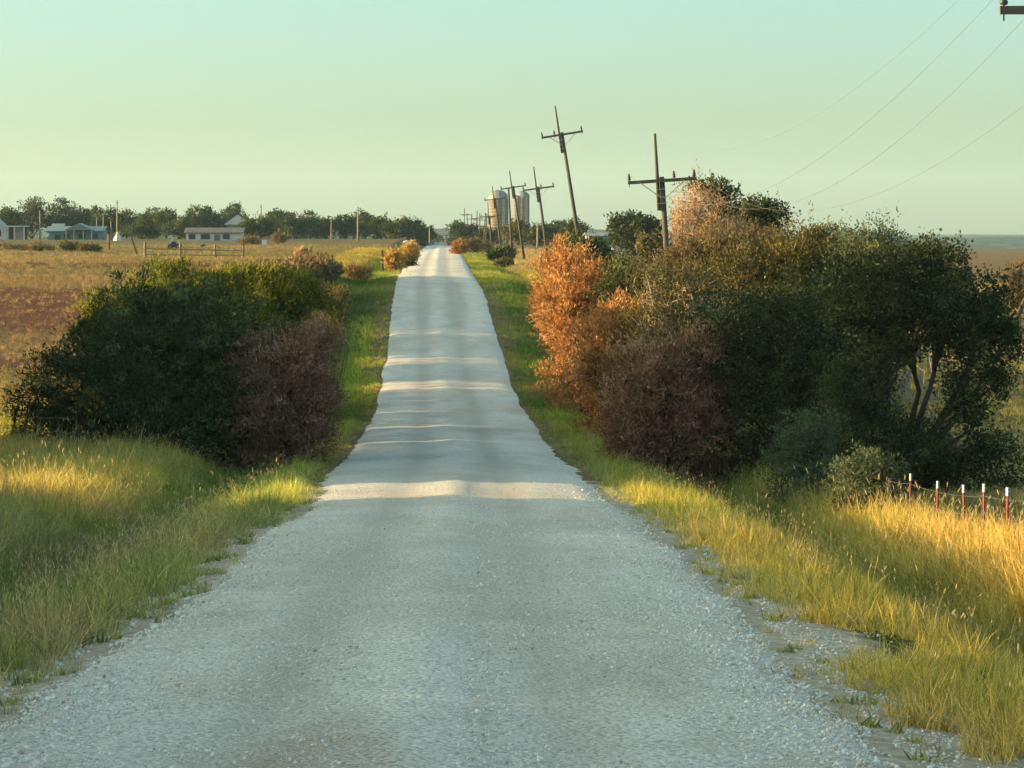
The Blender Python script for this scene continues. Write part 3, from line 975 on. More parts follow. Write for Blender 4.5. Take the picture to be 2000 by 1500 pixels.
bush('reddish_bush', 'dark reddish brown bush beside the left edge of the road', 'bush', 81.6,
     [(560, 755, 0, 88, 112, 1.2), (595, 705, .4, 58, 72, .9), (505, 735, .2, 66, 80, 1.0), (610, 780, -.2, 52, 90, .8), (500, 810, -.4, 80, 55, .9), (590, 830, -.3, 64, 40, .8), (628, 660, .9, 28, 36, .5)],
     'maroon', 104, 1500, 17, base_px=560, n_twig=120, r0=.06, stems=5, clump_r=.15, L=.15, W=.035, out=.7, up=.55, shoots=50, shoot_len=.4, inner=.75)
bush('dry_brush', 'grey brown dry brush behind the left thicket, above the green verge', 'bush', 128,
     [(635, 610, 0, 34, 40, 1.5), (648, 585, 6, 34, 26, 2.0), (625, 660, -3, 30, 45, 1.2)],
     'olive', 105, 420, 15, base_px=645, n_twig=40, r0=.04, stems=4, clump_r=.2, L=.22, W=.045, out=.5, up=.8, inner=.8)

# right side of the dip
ORG = dict(clump_r=.17, L=.20, W=.05, out=.75, up=.5, inner=.7, stems=5, r0=.06)
bush('orange_bush', 'tall bright orange bush farthest along the right edge of the road', 'bush', 138,
     [(1100, 560, 0, 58, 75, 1.6), (1095, 510, .5, 48, 42, 1.3), (1075, 590, -.5, 36, 60, 1.1), (1130, 530, 0, 50, 50, 1.4), (1110, 640, 0, 55, 50, 1.4), (1150, 600, .4, 55, 70, 1.5)],
     'orange', 111, 900, 16, base_px=1110, n_twig=90, shoots=40, shoot_len=.4, **ORG)
bush('orange_bush', 'orange bush with golden sunlit face at the middle of the right hedge', 'bush', 120,
     [(1120, 620, 0, 70, 80, 1.6), (1170, 570, .5, 65, 60, 1.4), (1150, 680, -.4, 62, 70, 1.4), (1105, 590, .3, 48, 60, 1.2), (1190, 640, 0, 60, 70, 1.4)],
     'orange', 112, 900, 16, base_px=1140, n_twig=90, shoots=34, shoot_len=.4, **ORG)
bush('orange_bush', 'low orange bush at the near end of the bright hedge, half in shade', 'bush', 104,
     [(1190, 690, 0, 68, 80, 1.4), (1215, 630, .4, 58, 52, 1.2), (1170, 740, -.4, 46, 60, 1.1), (1240, 720, 0, 62, 80, 1.3), (1200, 780, -.3, 50, 45, 1.0)],
     'orange', 113, 800, 16, base_px=1205, n_twig=90, shoots=24, shoot_len=.35, **ORG)
bush('brown_bush', 'shaded russet brown bush at the foot of the right thicket beside the verge', 'bush', 84,
     [(1290, 760, 0, 95, 115, 1.4), (1230, 790, .2, 62, 90, 1.0), (1360, 740, .2, 85, 110, 1.3), (1320, 840, -.5, 115, 55, 1.1), (1400, 800, 0, 55, 85, 1.0), (1240, 850, -.3, 60, 40, .8), (1390, 680, .5, 50, 60, 1.0)],
     'maroon', 114, 1700, 17, base_px=1310, n_twig=150, r0=.06, stems=6, clump_r=.16, L=.16, W=.036, out=.7, up=.6, shoots=50, shoot_len=.45, inner=.75)
bush('juniper_bush', 'small dark green juniper crown rising behind the orange bush by the leaning pole', 'bush', 158,
     [(1135, 482, 0, 42, 24, 1.2), (1165, 492, .4, 32, 24, 1.0), (1115, 500, 0, 40, 30, 1.0), (1150, 520, 0, 50, 40, 1.2)],
     'juniper', 115, 420, 15, base_px=1140, n_twig=20, clump_r=.2, L=.22, W=.07, out=.8, up=.3, inner=.7)
bush('green_shrub', 'green shrub between the orange hedge and the grey twiggy bush', 'bush', 112,
     [(1225, 545, 0, 48, 40, 1.1), (1200, 570, .3, 40, 36, 1.0), (1250, 590, 0, 50, 45, 1.1), (1215, 525, .2, 34, 24, .8)],
     'oak', 116, 420, 16, base_px=1225, n_twig=40, clump_r=.17, L=.12, W=.07, out=.5, up=.2, inner=.75)
bush('twiggy_bush', 'grey green bush with bare branches leaning left under the upright power pole', 'bush', 96,
     [(1300, 580, 0, 75, 60, 1.4), (1280, 530, .5, 62, 36, 1.1), (1350, 620, 0, 80, 70, 1.4), (1320, 680, -.4, 90, 60, 1.2), (1370, 545, .3, 60, 45, 1.2), (1260, 640, 0, 60, 50, 1.1)],
     'olive', 117, 800, 11, base_px=1400, n_twig=260, r0=.11, stems=4, clump_r=.17, L=.10, W=.05, out=.5, up=.3, inner=.8, shoots=30, shoot_len=.5, barkm='twig')
bush('oak_bush', 'wide dark green oak in the middle of the right thicket', 'tree', 84,
     [(1500, 720, 0, 130, 130, 2.0), (1570, 640, .5, 120, 110, 1.8), (1460, 640, .4, 100, 90, 1.6), (1600, 780, -.5, 130, 120, 1.8), (1500, 830, -.8, 110, 75, 1.4), (1650, 700, .2, 110, 120, 1.8), (1430, 720, 0, 70, 90, 1.2), (1620, 870, -1, 110, 50, 1.2)],
     'oak', 118, 2300, 17, base_px=1560, n_twig=170, r0=.14, stems=3, clump_r=.18, L=.11, W=.065, out=.5, up=.15, inner=.75, shoots=40, shoot_len=.4)
bush('oak_tree', 'dark green tree at the right of the thicket with a bough hanging over the pasture', 'tree', 78,
     [(1750, 600, 0, 130, 100, 1.9), (1860, 590, .2, 105, 90, 1.7), (1900, 660, 0, 80, 100, 1.4), (1735, 690, -.4, 60, 36, 1.0), (1670, 750, -.4, 70, 70, 1.2), (1690, 560, .4, 100, 80, 1.6), (1940, 620, .2, 48, 60, .9),
      (1880, 780, -.4, 42, 60, .6), (1902, 835, -.5, 30, 42, .4), (1925, 868, -.6, 24, 20, .3), (1945, 885, -.6, 14, 10, .2), (1955, 740, 0, 26, 40, .5), (1700, 840, -.6, 90, 75, 1.2), (1790, 870, -.9, 62, 52, .9), (1830, 890, -1.0, 38, 36, .7), (1960, 680, 0, 34, 70, .8), (1820, 500, .6, 70, 34, 1.0)],
     'oak', 119, 2500, 15, base_px=1740, n_twig=200, r0=.15, stems=2, clump_r=.17, L=.11, W=.068, out=.5, up=.05, inner=.7, shoots=40, shoot_len=.4)
bush('olive_bush', 'olive green bush with sparse twiggy top in the middle of the right thicket', 'bush', 100,
     [(1560, 516, 0, 90, 70, 1.6), (1600, 471, .4, 62, 34, 1.1), (1500, 526, .4, 80, 60, 1.4), (1640, 516, 0, 70, 60, 1.4), (1430, 536, .3, 85, 60, 1.4), (1540, 586, 0, 120, 60, 1.5)],
     'olive', 120, 1250, 14, base_px=1550, n_twig=220, r0=.1, stems=4, clump_r=.19, L=.13, W=.06, out=.5, up=.4, inner=.8, shoots=110, shoot_len=.65, barkm='twig')
bush('olive_bush', 'dull green bush with bare upright twigs at the crest of the right thicket', 'bush', 94,
     [(1700, 496, 0, 62, 52, 1.3), (1730, 476, .3, 34, 30, .8), (1670, 486, .2, 50, 36, 1.0), (1770, 526, 0, 60, 45, 1.2), (1700, 556, 0, 100, 60, 1.4), (1810, 536, .2, 50, 35, 1.0)],
     'greygreen', 121, 760, 13, base_px=1710, n_twig=190, r0=.1, stems=4, clump_r=.18, L=.12, W=.055, out=.5, up=.4, inner=.8, shoots=90, shoot_len=.65, barkm='twig')
bush('russet_tree', 'tall pinkish brown tree standing just right of the upright power pole', 'tree', 126,
     [(1370, 420, 0, 62, 52, 1.5), (1345, 455, .4, 50, 50, 1.3), (1400, 450, 0, 55, 50, 1.4), (1360, 385, .3, 40, 28, 1.0), (1330, 490, 0, 45, 45, 1.2), (1430, 480, 0, 60, 45, 1.4), (1325, 430, 0, 26, 34, .8)],
     'pinkbrown', 122, 430, 12, base_px=1385, n_twig=240, r0=.12, stems=3, clump_r=.2, L=.17, W=.045, out=.5, up=.5, inner=.85, shoots=80, shoot_len=.7, barkm='twig')
bush('oak_tree', 'small dark green crown topping the pinkish brown tree', 'tree', 129,
     [(1390, 372, 0, 38, 22, .9), (1410, 395, 0, 36, 26, .9), (1370, 365, .2, 26, 15, .7), (1428, 378, 0, 14, 7, .3), (1400, 440, .3, 30, 40, .8)],
     'oak', 123, 240, 14, base_px=1395, n_twig=30, r0=.1, stems=1, clump_r=.18, L=.16, W=.09, out=.5, up=.2, inner=.8, shoots=14, shoot_len=.5)
bush('oak_tree', 'dark green tree between the pinkish brown tree and the olive bushes', 'tree', 134,
     [(1490, 425, 0, 46, 34, 1.2), (1465, 410, .3, 28, 18, .8), (1510, 415, 0, 26, 22, .8), (1450, 430, 0, 30, 26, .9), (1485, 460, 0, 50, 40, 1.2)],
     'oak', 124, 420, 14, base_px=1480, n_twig=40, r0=.1, stems=2, clump_r=.19, L=.15, W=.09, out=.5, up=.2, inner=.8, shoots=24, shoot_len=.5)
bush('golden_brush', 'golden brown brush filling the gap below the pinkish brown tree', 'bush', 112,
     [(1400, 490, 0, 70, 45, 1.4), (1460, 490, .3, 60, 48, 1.3), (1350, 520, 0, 55, 35, 1.1), (1520, 480, .4, 48, 44, 1.1), (1330, 500, .2, 40, 30, 1.0)],
     'olivebrown', 125, 640, 14, base_px=1420, n_twig=120, r0=.06, stems=5, clump_r=.2, L=.20, W=.05, out=.5, up=.7, inner=.8, shoots=60, shoot_len=.5, barkm='twig')
bush('low_shrub', 'low grey green shrub at the foot of the right thicket behind the fence line', 'bush', 66,
     [(1700, 905, 0, 42, 36, .6), (1660, 915, .2, 36, 28, .5), (1740, 925, 0, 30, 24, .4)],
     'greygreen', 126, 240, 15, base_px=1700, n_twig=30, r0=.03, stems=4, clump_r=.12, L=.10, W=.045, out=.5, up=.5, inner=.8)
bush('low_shrub', 'pale blue green shrub in the dark centre of the right thicket', 'bush', 72,
     [(1570, 860, 0, 52, 62, .7), (1600, 830, .3, 36, 40, .6), (1540, 890, 0, 46, 36, .6)],
     'greygreen', 127, 330, 15, base_px=1570, n_twig=30, r0=.03, stems=4, clump_r=.12, L=.10, W=.045, out=.5, up=.5, inner=.8)

# the hedge of shrubs that stands left of the picture and shades the road
rs_ = np.random.default_rng(900)
hedge = [(13, -11.6, 3.0), (18.0, -12.2, 2.75), (23, -11.8, 2.1), (28.2, -12.2, 1.86), (33.4, -11.8, 1.84), (38.6, -12.2, 1.88), (43.8, -11.9, 1.84), (49.0, -12.2, 1.86), (54.2, -11.9, 1.84),
         (70.5, -13.2, 2.4)]
def hedge_shrub(i, Y, X, top):
    zt = float(road_z(Y - 2.5)) + top
    z0 = gz(X, Y); H = zt - z0
    lob = []
    for k in range(6):
        s = rs_.uniform(.8, 1.1)
        lob.append(((rs_.normal() * .5, (k - 2.5) * 1.25 + rs_.normal() * .2, H * .5 + rs_.normal() * .06), (1.1 * s, 1.0 * s, H * .68)))
    return H, lob
for i, (Y, X, top) in enumerate(hedge):
    H, lob = hedge_shrub(i, Y, X, top)
    o = empty('hedge_shrub', (X, Y, gz(X, Y)), 'green hedge shrub standing left of the road outside the picture', 'bush', 'hedge shrubs left of the road')
    me, cc = crown_mesh('crown', lob, M['juniper'], 930 + i, 900, 14, .22, .26, .16, out=.5, up=.0, inner=.85, zmin=.02, zmax=H - .08)
    link('crown', me, o)
    limbs((0, 0, 0), lob, cc, np.random.default_rng(i), .06, 10, stems=3).build('trunk', M['bark'], o)

bank = [(90.0, -7.4, 3.2, 4.0, 'juniper', 'dark green brush wedged between the junipers on the left bank'), (100.0, -8.2, 3.2, 3.2, 'juniper', 'dark green brush just behind the second juniper of the left thicket'), (112, -8.6, 3.0, 4.2, 'olivebrown', 'brown brush on the left bank right behind the junipers'), (120, -9.6, 3.0, 4.4, 'juniper', 'green brush hidden behind the junipers on the left bank'),  # dark green clumps added unseen to block sun leaking between the junipers
        (128.5, -10.0, 2.9, 5.6, 'olivebrown', 'brown brush on the left bank in the dip behind the junipers'), (145.0, -10.2, 2.4, 4.8, 'olive', 'olive brush on the left bank just beyond the dip'),
        (161.5, -10.2, 2.4, 7.0, 'olivebrown', 'brown brush on the left bank halfway up the far slope'), (180.5, -9.8, 2.2, 7.6, 'olivebrown', 'first clump of dry brown brush along the left bank of the climb'),
        (190.5, -9.4, 1.6, 4.8, 'olivebrown', 'second clump of dry brown brush along the left bank of the climb'), (200, -9.2, 1.6, 4.8, 'olivebrown', 'third clump of dry brown brush along the left bank of the climb'),
        (209.5, -8.8, 1.55, 4.8, 'olivebrown', 'fourth clump of dry brown brush along the left bank of the climb'), (219, -8.6, 1.55, 4.8, 'olivebrown', 'fifth clump of dry brown brush along the left bank of the climb'), (228.5, -8.4, 1.5, 4.4, 'olivebrown', 'last clump of dry brown brush before the farm track')]
for q, (Y, X, H, hw) in enumerate([(171.6, -10.4, 1.9, 1.2), (106.0, -9.4, 3.2, 3.0), (137.2, -8.6, 2.2, 1.5), (152.0, -8.8, 2.3, 1.1)]):  # shrubs added in gaps of the brush to break up sunlight on the road
    rb = np.random.default_rng(1300 + q)
    lob = [((rb.normal() * .5, (k - 1.5) * hw * .6, H * rb.uniform(.35, .6)), (.6, hw * .3, H * .4)) for k in range(4)]
    o = empty('sparse_shrub', (X, Y, gz(X, Y)), ['thin leafy shrub on the left bank halfway up the climb', 'leafy shrub on the left bank right behind the rounded juniper', 'very thin dry shrub on the left bank in the dip', 'very thin dry shrub on the left bank just past the dip'][q], 'bush')
    me, cc = crown_mesh('crown', lob, M['olive'], 1320 + q, (70, 420, 26, 26)[q], 12, .16, .24, .10, out=.5, up=.6, inner=.9, zmin=.02, shoots=14, shoot_len=.6)
    link('crown', me, o)
    limbs((0, 0, 0), lob, cc, rb, .035, 30, stems=3).build('trunk', M['bark'], o)
for i, (Y, X, H, hw, mt, lb) in enumerate(bank):
    rb = np.random.default_rng(1200 + i)
    lob = [((rb.normal() * .3, (k - 2) * hw * .42, H * rb.uniform(.42, .5)), (1.1, hw * .34, H * rb.uniform(.44, .55))) for k in range(5)]
    o = empty('bank_brush', (X, Y, gz(X, Y)), lb, 'bush', 'brush on the left bank')
    me, cc = crown_mesh('crown', lob, M[mt], 1250 + i, 620, 15, .22, .28, .15, out=.5, up=.6, inner=.8, zmin=.02, shoots=12, shoot_len=.35)
    link('crown', me, o)
    limbs((0, 0, 0), lob, cc, rb, .05, 12, stems=3).build('trunk', M['bark'], o)

# tall trees just outside the left edge; their shade lies over the dip and the right thicket
for i, (Y, X, zt, wd) in enumerate([(75.5, -18.0, 4.9, 5.6), (80.8, -18.4, 5.2, 5.8), (86.0, -18.8, 5.1, 5.6)]):
    k = Y / 6667
    z0 = gz(X, Y); px = 860 + X / k
    tree_px('roadside_tree', ['green tree nearest the camera of three outside the left edge', 'middle green tree of three outside the left edge', 'farthest green tree of three outside the left edge'][i], px, 475 - (zt - EYE) / k, wd / k, Y, 'oak', 880 + i, dens=2.0, group='trees left of the picture')

# ------------------------------------------------------------------ scrub along the road farther on
def shrub(name, label, px, top, base, wpx, Y, mat, seed, dens=1.0, L=.26, W=.10, up=.4):
    x = at(px, base, Y).x
    z0 = gz(x, Y); H = max(at(px, top, Y).z - z0, .6); Wd = wpx * Y / 6667
    rng = np.random.default_rng(seed)
    o = empty(name, (x, Y, z0), label, 'bush')
    lob = [((0, 0, H * .48), (Wd * .42, Wd * .42, H * .46))]
    for k in range(4):
        a = k * 1.57 + rng.random()
        lob.append(((math.cos(a) * Wd * .28, math.sin(a) * Wd * .28, H * rng.uniform(.3, .6)), (Wd * .26, Wd * .26, H * .34)))
    me, cc = crown_mesh('crown', lob, M[mat], seed, int(110 * dens), 16, .10 + Wd * .05, L, W, out=.5, up=up, inner=.8, zmin=.02, shoots=10, shoot_len=.4)
    link('crown', me, o)
    limbs((0, 0, 0), lob, cc, rng, .04, 12, stems=3).build('trunk', M['bark'], o)
    return o
shrub('golden_bush', 'round golden bush beside the farm track left of the road', 770, 484, 530, 38, 262, 'gold', 201, 1.4)
shrub('golden_bush', 'pale golden bush on the left bank farther up the road', 803, 474, 505, 32, 330, 'gold', 202)
shrub('green_shrub', 'dark green shrub at the left road edge behind the golden bush', 790, 500, 525, 40, 285, 'olive', 203)
shrub('russet_bush', 'small pinkish red bush beside the wooden fence in the left field', 592, 484, 505, 32, 300, 'pinkbrown', 204)
shrub('russet_bush', 'bright coral red bush on the right where the road nears the crest', 897, 468, 505, 32, 400, 'orange', 205, 1.3)
shrub('brown_scrub', 'brown scrub beside the coral red bush near the crest', 922, 462, 505, 40, 430, 'olivebrown', 206, 1.2)
shrub('brown_scrub', 'low dull brown scrub under the row of distant poles', 945, 468, 500, 40, 460, 'olivebrown', 207, 1.2)
shrub('juniper_bush', 'dark round juniper at the foot of the leaning pole before the silos', 966, 482, 514, 30, 330, 'juniper', 208, 1.3)
shrub('juniper_bush', 'dark juniper just right of the other one below the silos', 990, 478, 514, 28, 338, 'juniper', 209, 1.3)
shrub('green_shrub', 'low olive shrub on the yellow bank below the silos', 985, 508, 524, 36, 300, 'olive', 210)
shrub('twiggy_bush', 'low grey scrub at the far left edge of the field', 30, 478, 492, 60, 400, 'olivebrown', 211, .8)
shrub('twiggy_bush', 'grey brown scrub in the field left of the greenish scrub', 80, 476, 493, 50, 385, 'olivebrown', 212, .8)
shrub('green_shrub', 'dark greenish scrub in the middle of the left field below the blue house', 140, 472, 492, 45, 385, 'olive', 213, .9)
shrub('green_shrub', 'low olive scrub just right of the greenish scrub in the left field', 175, 478, 494, 45, 380, 'olive', 214, .8)
shrub('brown_scrub', 'grey brush pile in the field right of the white cottage', 490, 462, 482, 46, 480, 'olivebrown', 215, 1.0)
shrub('brown_scrub', 'tangled brown brush beside the white box in the field', 545, 455, 480, 36, 500, 'olivebrown', 216, 1.0)
shrub('dry_brush', 'sunlit straw coloured brush at the foot of the far left bank', 700, 520, 545, 60, 235, 'olivebrown', 217, .9, .3, .05, 1.0)
shrub('dry_brush', 'russet dry brush in the pasture at the right edge of the picture', 1985, 495, 545, 40, 190, 'olivebrown', 218, 1.0, .3, .06, .8)

# ------------------------------------------------------------------ distant trees
LT = [(15, 408, 56, 690, 'dark green tree at the far left edge of the tree row'),
      (62, 388, 74, 700, 'tallest broad tree at the left end of the row beside the open shed'),
      (122, 391, 66, 705, 'tall dark tree rising directly behind the blue tin house'),
      (165, 408, 58, 700, 'tree behind the right gable of the blue tin house'),
      (205, 403, 52, 690, 'brownish domed tree behind the three bare poles'),
      (248, 411, 46, 720, 'tree just right of the tallest bare pole'),
      (278, 425, 52, 650, 'low dark tree between the tallest pole and the farm machine'),
      (292, 409, 46, 735, 'pale topped tree second from the tallest bare pole'),
      (325, 408, 42, 730, 'tree behind the old farm machine'),
      (350, 426, 46, 660, 'low round tree just left of the white cottage'),
      (384, 402, 56, 720, 'tree with twiggy top above the left end of the white cottage'),
      (418, 414, 42, 735, 'pale tree above the right half of the white cottage'),
      (455, 400, 60, 740, 'tall tree rising behind the grey barn gable'),
      (486, 430, 38, 600, 'small rounded tree standing before the right side of the grey barn'),
      (512, 425, 40, 640, 'dark tree just right of the grey barn'),
      (540, 410, 56, 700, 'broad dark tree behind the tall pole right of the barn'),
      (576, 422, 44, 690, 'lower tree two crowns right of the tall pole by the barn'),
      (606, 415, 58, 710, 'rounded dark green tree midway between barn and road'),
      (637, 428, 38, 690, 'low tree left of the short grey pole in the row'),
      (674, 420, 52, 700, 'dark tree just left of the tall white pole near the road'),
      (712, 415, 52, 715, 'highest crown right beside the tall white pole near the road'),
      (745, 424, 48, 690, 'brownish green tree right of the tall white pole'),
      (772, 432, 44, 680, 'low dark tree second from the end of the row'),
      (800, 425, 48, 700, 'bushy dark tree near the road end of the row'),
      (829, 443, 36, 690, 'last small tree of the row beside the road crest')]
for i, (px, top, wd, Y, lb) in enumerate(LT):
    tree_px('field_tree', lb, px, top, wd, Y, 'oak' if i % 3 else 'farwood', 300 + i, group='tree row behind the farm')
RT = [(897, 432, 40, 760, 'farwood', 'dark tree nearest the road at the left end of the right tree row'),
      (926, 440, 44, 700, 'oak', 'dark tree behind the cluster of distant poles'),
      (952, 446, 40, 640, 'farwood', 'low tree just left of the silo foot'),
      (1012, 432, 66, 620, 'olive', 'broad olive green tree in front of the right silo'),
      (1052, 437, 56, 600, 'oak', 'dark tree behind the fourth power pole'),
      (1085, 434, 54, 610, 'farwood', 'greyish green tree left of the strongly leaning pole'),
      (1122, 426, 50, 560, 'oak', 'dark tree directly behind the foot of the leaning pole'),
      (1238, 419, 90, 400, 'oak', 'lone round dark green tree beside the tan wall'),
      (1272, 460, 46, 330, 'olive', 'small olive tree just left of the upright pole')]
for i, (px, top, wd, Y, mt, lb) in enumerate(RT):
    tree_px('field_tree', lb, px, top, wd, Y, mt, 340 + i, dens=1.6 if Y < 450 else 1.0)
for i, (px, top, wd, Y, lb) in enumerate([(855, 458, 14, 1500, 'hazy small tree beyond the crest of the road'), (868, 460, 12, 1450, 'hazy pale shrub tree right beyond the crest')]):
    tree_px('far_tree', lb, px, top, wd, Y, 'farwood', 360 + i, base_py=474)
# ------------------------------------------------------------------ power poles along the right side
def power_pole(label, Y, top_px, foot_px, arm_y=None, arm_half=1.22, ins=(-1.17, .42, 1.14), ext=True, thick=.115, X=None, detail=True, group='power poles along the road', arm_tilt=0.0):
    """leaning wooden pole: top_px and foot_px are where its tip and its foot line are seen"""
    f = at(foot_px[0], foot_px[1], Y); t = at(top_px[0], top_px[1], Y)
    d = (t - f) / (t.z - f.z)
    z0 = gz(f.x, Y) - .0
    x0 = f.x + d.x * (z0 - f.z)
    z0 = gz(x0, Y)
    o = empty('power_pole', (x0, Y, z0), label, 'power pole', group)
    tilt = math.atan2(d.x, 1.0)
    o.rotation_euler = (0, tilt, 0)
    H = (t.z - z0) / math.cos(tilt)
    za = None
    if arm_y is not None:
        za = (at(top_px[0], arm_y, Y).z - z0) / math.cos(tilt)
    Hm = za + .14 if (za and ext) else H
    n = 10 if detail else 6
    MB().tube([(0, 0, -.3), (0, 0, Hm * .5), (0, 0, Hm)], [thick * 1.2, thick * 1.0, thick * .78], n).build('pole', M['pole_wood'], o, True)
    if ext:
        zb = (za if za else H * .75) - 1.05
        MB().tube([(-thick * 1.5, -.02, zb), (-thick * 1.4, -.02, (zb + H) / 2), (-thick * 1.3, 0, H)], [.075, .065, .045], 7).build('pole_extension', M['pole_wood'], o, True)
        if detail:
            for zz in (zb + .25, zb + .75):
                MB().box((-thick * .6, 0, zz), (thick * 3.0, thick * 2.4, .035)).build('strap', M['steel'], o)
    if za:
        arm = MB().box((0, -thick - .05, 0), (arm_half * 2, .095, .12)).build('crossarm', M['arm_wood'], o)
        arm.location = (0, 0, za); arm.rotation_euler = (0, arm_tilt, 0)
        if detail:
            for s in (-1, 1):
                MB().tube([(s * .78, -thick - .11, -.04), (s * .06, -thick - .06, -.62)], .018, 5).build('brace', M['steel'], arm)
        for x in ins:
            if detail:
                MB().lathe([(.012, -.16), (.012, .07), (.055, .08), (.065, .13), (.04, .15), (.06, .17), (.055, .22), (.03, .24), (.045, .26), (.035, .31), (.01, .33)], 10, (x, -thick - .05, 0)).build('insulator', M['insulator'], arm, True)
            else:
                MB().lathe([(.015, .05), (.05, .08), (.055, .22), (.02, .3)], 6, (x, -thick - .05, 0)).build('insulator', M['insulator'], arm)
    return o, tilt, za

P = {}
P[1] = power_pole('nearest power pole, only its crossarm tip and insulator entering the top right corner', 50, (2112, -230), (2108, 900), 21, 1.22, (-1.16, -.45, 1.14))
P[2] = power_pole('upright brown power pole rising from the thicket left of the pinkish brown tree', 121, (1287, 260), (1301, 480), 353)
P[3] = power_pole('tall power pole leaning left, second nearest, above the orange bush', 198, (1089, 206), (1129, 460), 263, 1.22, (-1.17, -.45, 1.14))
P[4] = power_pole('power pole leaning left, just right of the silos', 262, (1046, 325), (1067, 482), 368, 1.22, (-1.17, .2, 1.14), arm_tilt=0.0)
P[5] = power_pole('power pole leaning left, crossing in front of the right silo', 325, (998, 333), (1025, 515), 366, 1.22, (-1.17, 1.14), detail=False)
P[6] = power_pole('power pole leaning left, crossing in front of the left silo', 392, (964, 363), (980, 500), 389, 1.22, (-1.17, 1.14), detail=False)
P[7] = power_pole('straight bare pole without crossarm standing between the two silos', 330, (993, 366), (1001, 514), None, ext=False, detail=False)
P[8] = power_pole('pale distant power pole just left of the left silo', 462, (955, 394), (960, 490), 423, 1.22, (-1.1, 1.1), detail=False)
for i, (Y, tp, ft, ay, lb) in enumerate([(560, (951, 417), (949, 490), 424, 'first thin far pole left of the silo'), (530, (948, 416), (945, 494), None, 'thin far pole without crossarm close beside another left of the silo'),
        (640, (937, 416), (937, 475), 430, 'slim far pole in the middle of the distant cluster'), (700, (932, 411), (930, 474), 427, 'far pole with crossarm reaching left in the distant cluster'),
        (780, (921, 418), (922, 470), 428, 'short far pole in the distant cluster near its left end'), (830, (912, 417), (914, 462), 420, 'leaning far pole second from the left end of the cluster'),
        (880, (907, 406), (907, 458), 419, 'leftmost pole of the distant cluster nearest the road crest')]):
    power_pole(lb, Y, tp, ft, ay, 1.2, (-1.1, 1.1) if ay else (), ext=False, thick=.115, detail=False)

# sagging wires between the first two poles, and on past the camera
def arm_point(k, x, dz=.33):
    o, tilt, za = P[k]
    m = Matrix.Translation(o.location) @ Euler(o.rotation_euler).to_matrix().to_4x4()
    return m @ Vector((x, -.17, za + dz))
def top_point(k):
    o, tilt, za = P[k]
    e = [c for c in o.children if c.name.startswith('pole_extension')][0]
    zt = max(v.co.z for v in e.data.vertices)
    m = Matrix.Translation(o.location) @ Euler(o.rotation_euler).to_matrix().to_4x4()
    return m @ Vector((-.16, 0, zt))
def wire(label, a, b, sag, r=.0030):
    pts = []
    for i in range(41):
        t = i / 40
        p = a.lerp(b, t); p.z -= 4 * sag * t * (1 - t)
        pts.append(p)
    o = MB().tube(pts, r, 5).build('power_wire', M['wire'])
    tag(o, label, 'power wire', 'wires between the nearest poles')
wire('leftmost crossarm wire sagging from the corner pole to the upright pole', arm_point(1, -1.16), arm_point(2, -1.17), 2.0)
wire('middle wire sagging from the corner pole to the upright pole', arm_point(1, -.45), arm_point(2, .42), 2.2)
wire('rightmost wire sagging from the corner pole to the upright pole', arm_point(1, 1.14), arm_point(2, 1.14), 2.3)
wire('uppermost wire from the tip of the corner pole to the tip of the upright pole', top_point(1), top_point(2), 1.9, .0024)

# ------------------------------------------------------------------ wire fence with steel posts at right
def tpost_mesh():
    m = MB()
    m.box((0, 0, .55), (.030, .010, 1.5)).box((0, .018, .55), (.009, .026, 1.5))
    for k in range(22):
        m.box((0, -.008, .05 + k * .058), (.012, .008, .02))
    return new_mesh('post', m.v, m.f, [M['post_red']])
def ttip_mesh():
    m = MB()
    m.box((0, 0, 1.24), (.034, .016, .125)).box((0, .019, 1.24), (.015, .032, .125))
    return new_mesh('white_tip', m.v, m.f, [M['post_white']])
pm, tm_ = tpost_mesh(), ttip_mesh()
fx = 8.62
fyy = [76, 71.0, 68.0, 65.2, 62.4, 58.6, 56.1, 53.7, 51.5, 49.1, 46.9, 44.6, 42.2]
fo = empty('wire_fence', (fx, 46.9, gz(fx, 46.9)), 'barbed wire fence on red steel posts with white tips beside the right pasture', 'fence')
tops = []
for i, y in enumerate(fyy):
    x = fx + .05 * math.sin(i * 2.3)
    z = gz(x, y) - .26 + (.06 if i % 3 == 1 else 0)
    if i >= 4:
        p = link('fence_post', pm, fo); p.location = (x - fo.location.x, y - fo.location.y, z - fo.location.z)
        p.rotation_euler = (.02 * math.sin(i * 5), .03 * math.sin(i * 3.1), .1 * i)
        link('white_tip', tm_, p)
    elif i < 4:
        MB().tube([(0, 0, -.2), (0, 0, .7), (.02, 0, 1.18)], [.10, .095, .085], 8).build('wooden_post', M['bark'], fo).location = (x - fo.location.x, y - fo.location.y, z - fo.location.z)
    tops.append(Vector((x - fo.location.x, y - fo.location.y, z - fo.location.z)))
for hh in (1.12, .82, .52, .25):
    pts = []
    for a, b in zip(tops[:-1], tops[1:]):
        for t in (0, .25, .5, .75):
            p = a.lerp(b, t); p.z += hh - .012 * 4 * t * (1 - t); p.x -= .025
            pts.append(p)
    MB().tube(pts, .0028, 4).build('barbed_wire', M['wire'], fo)

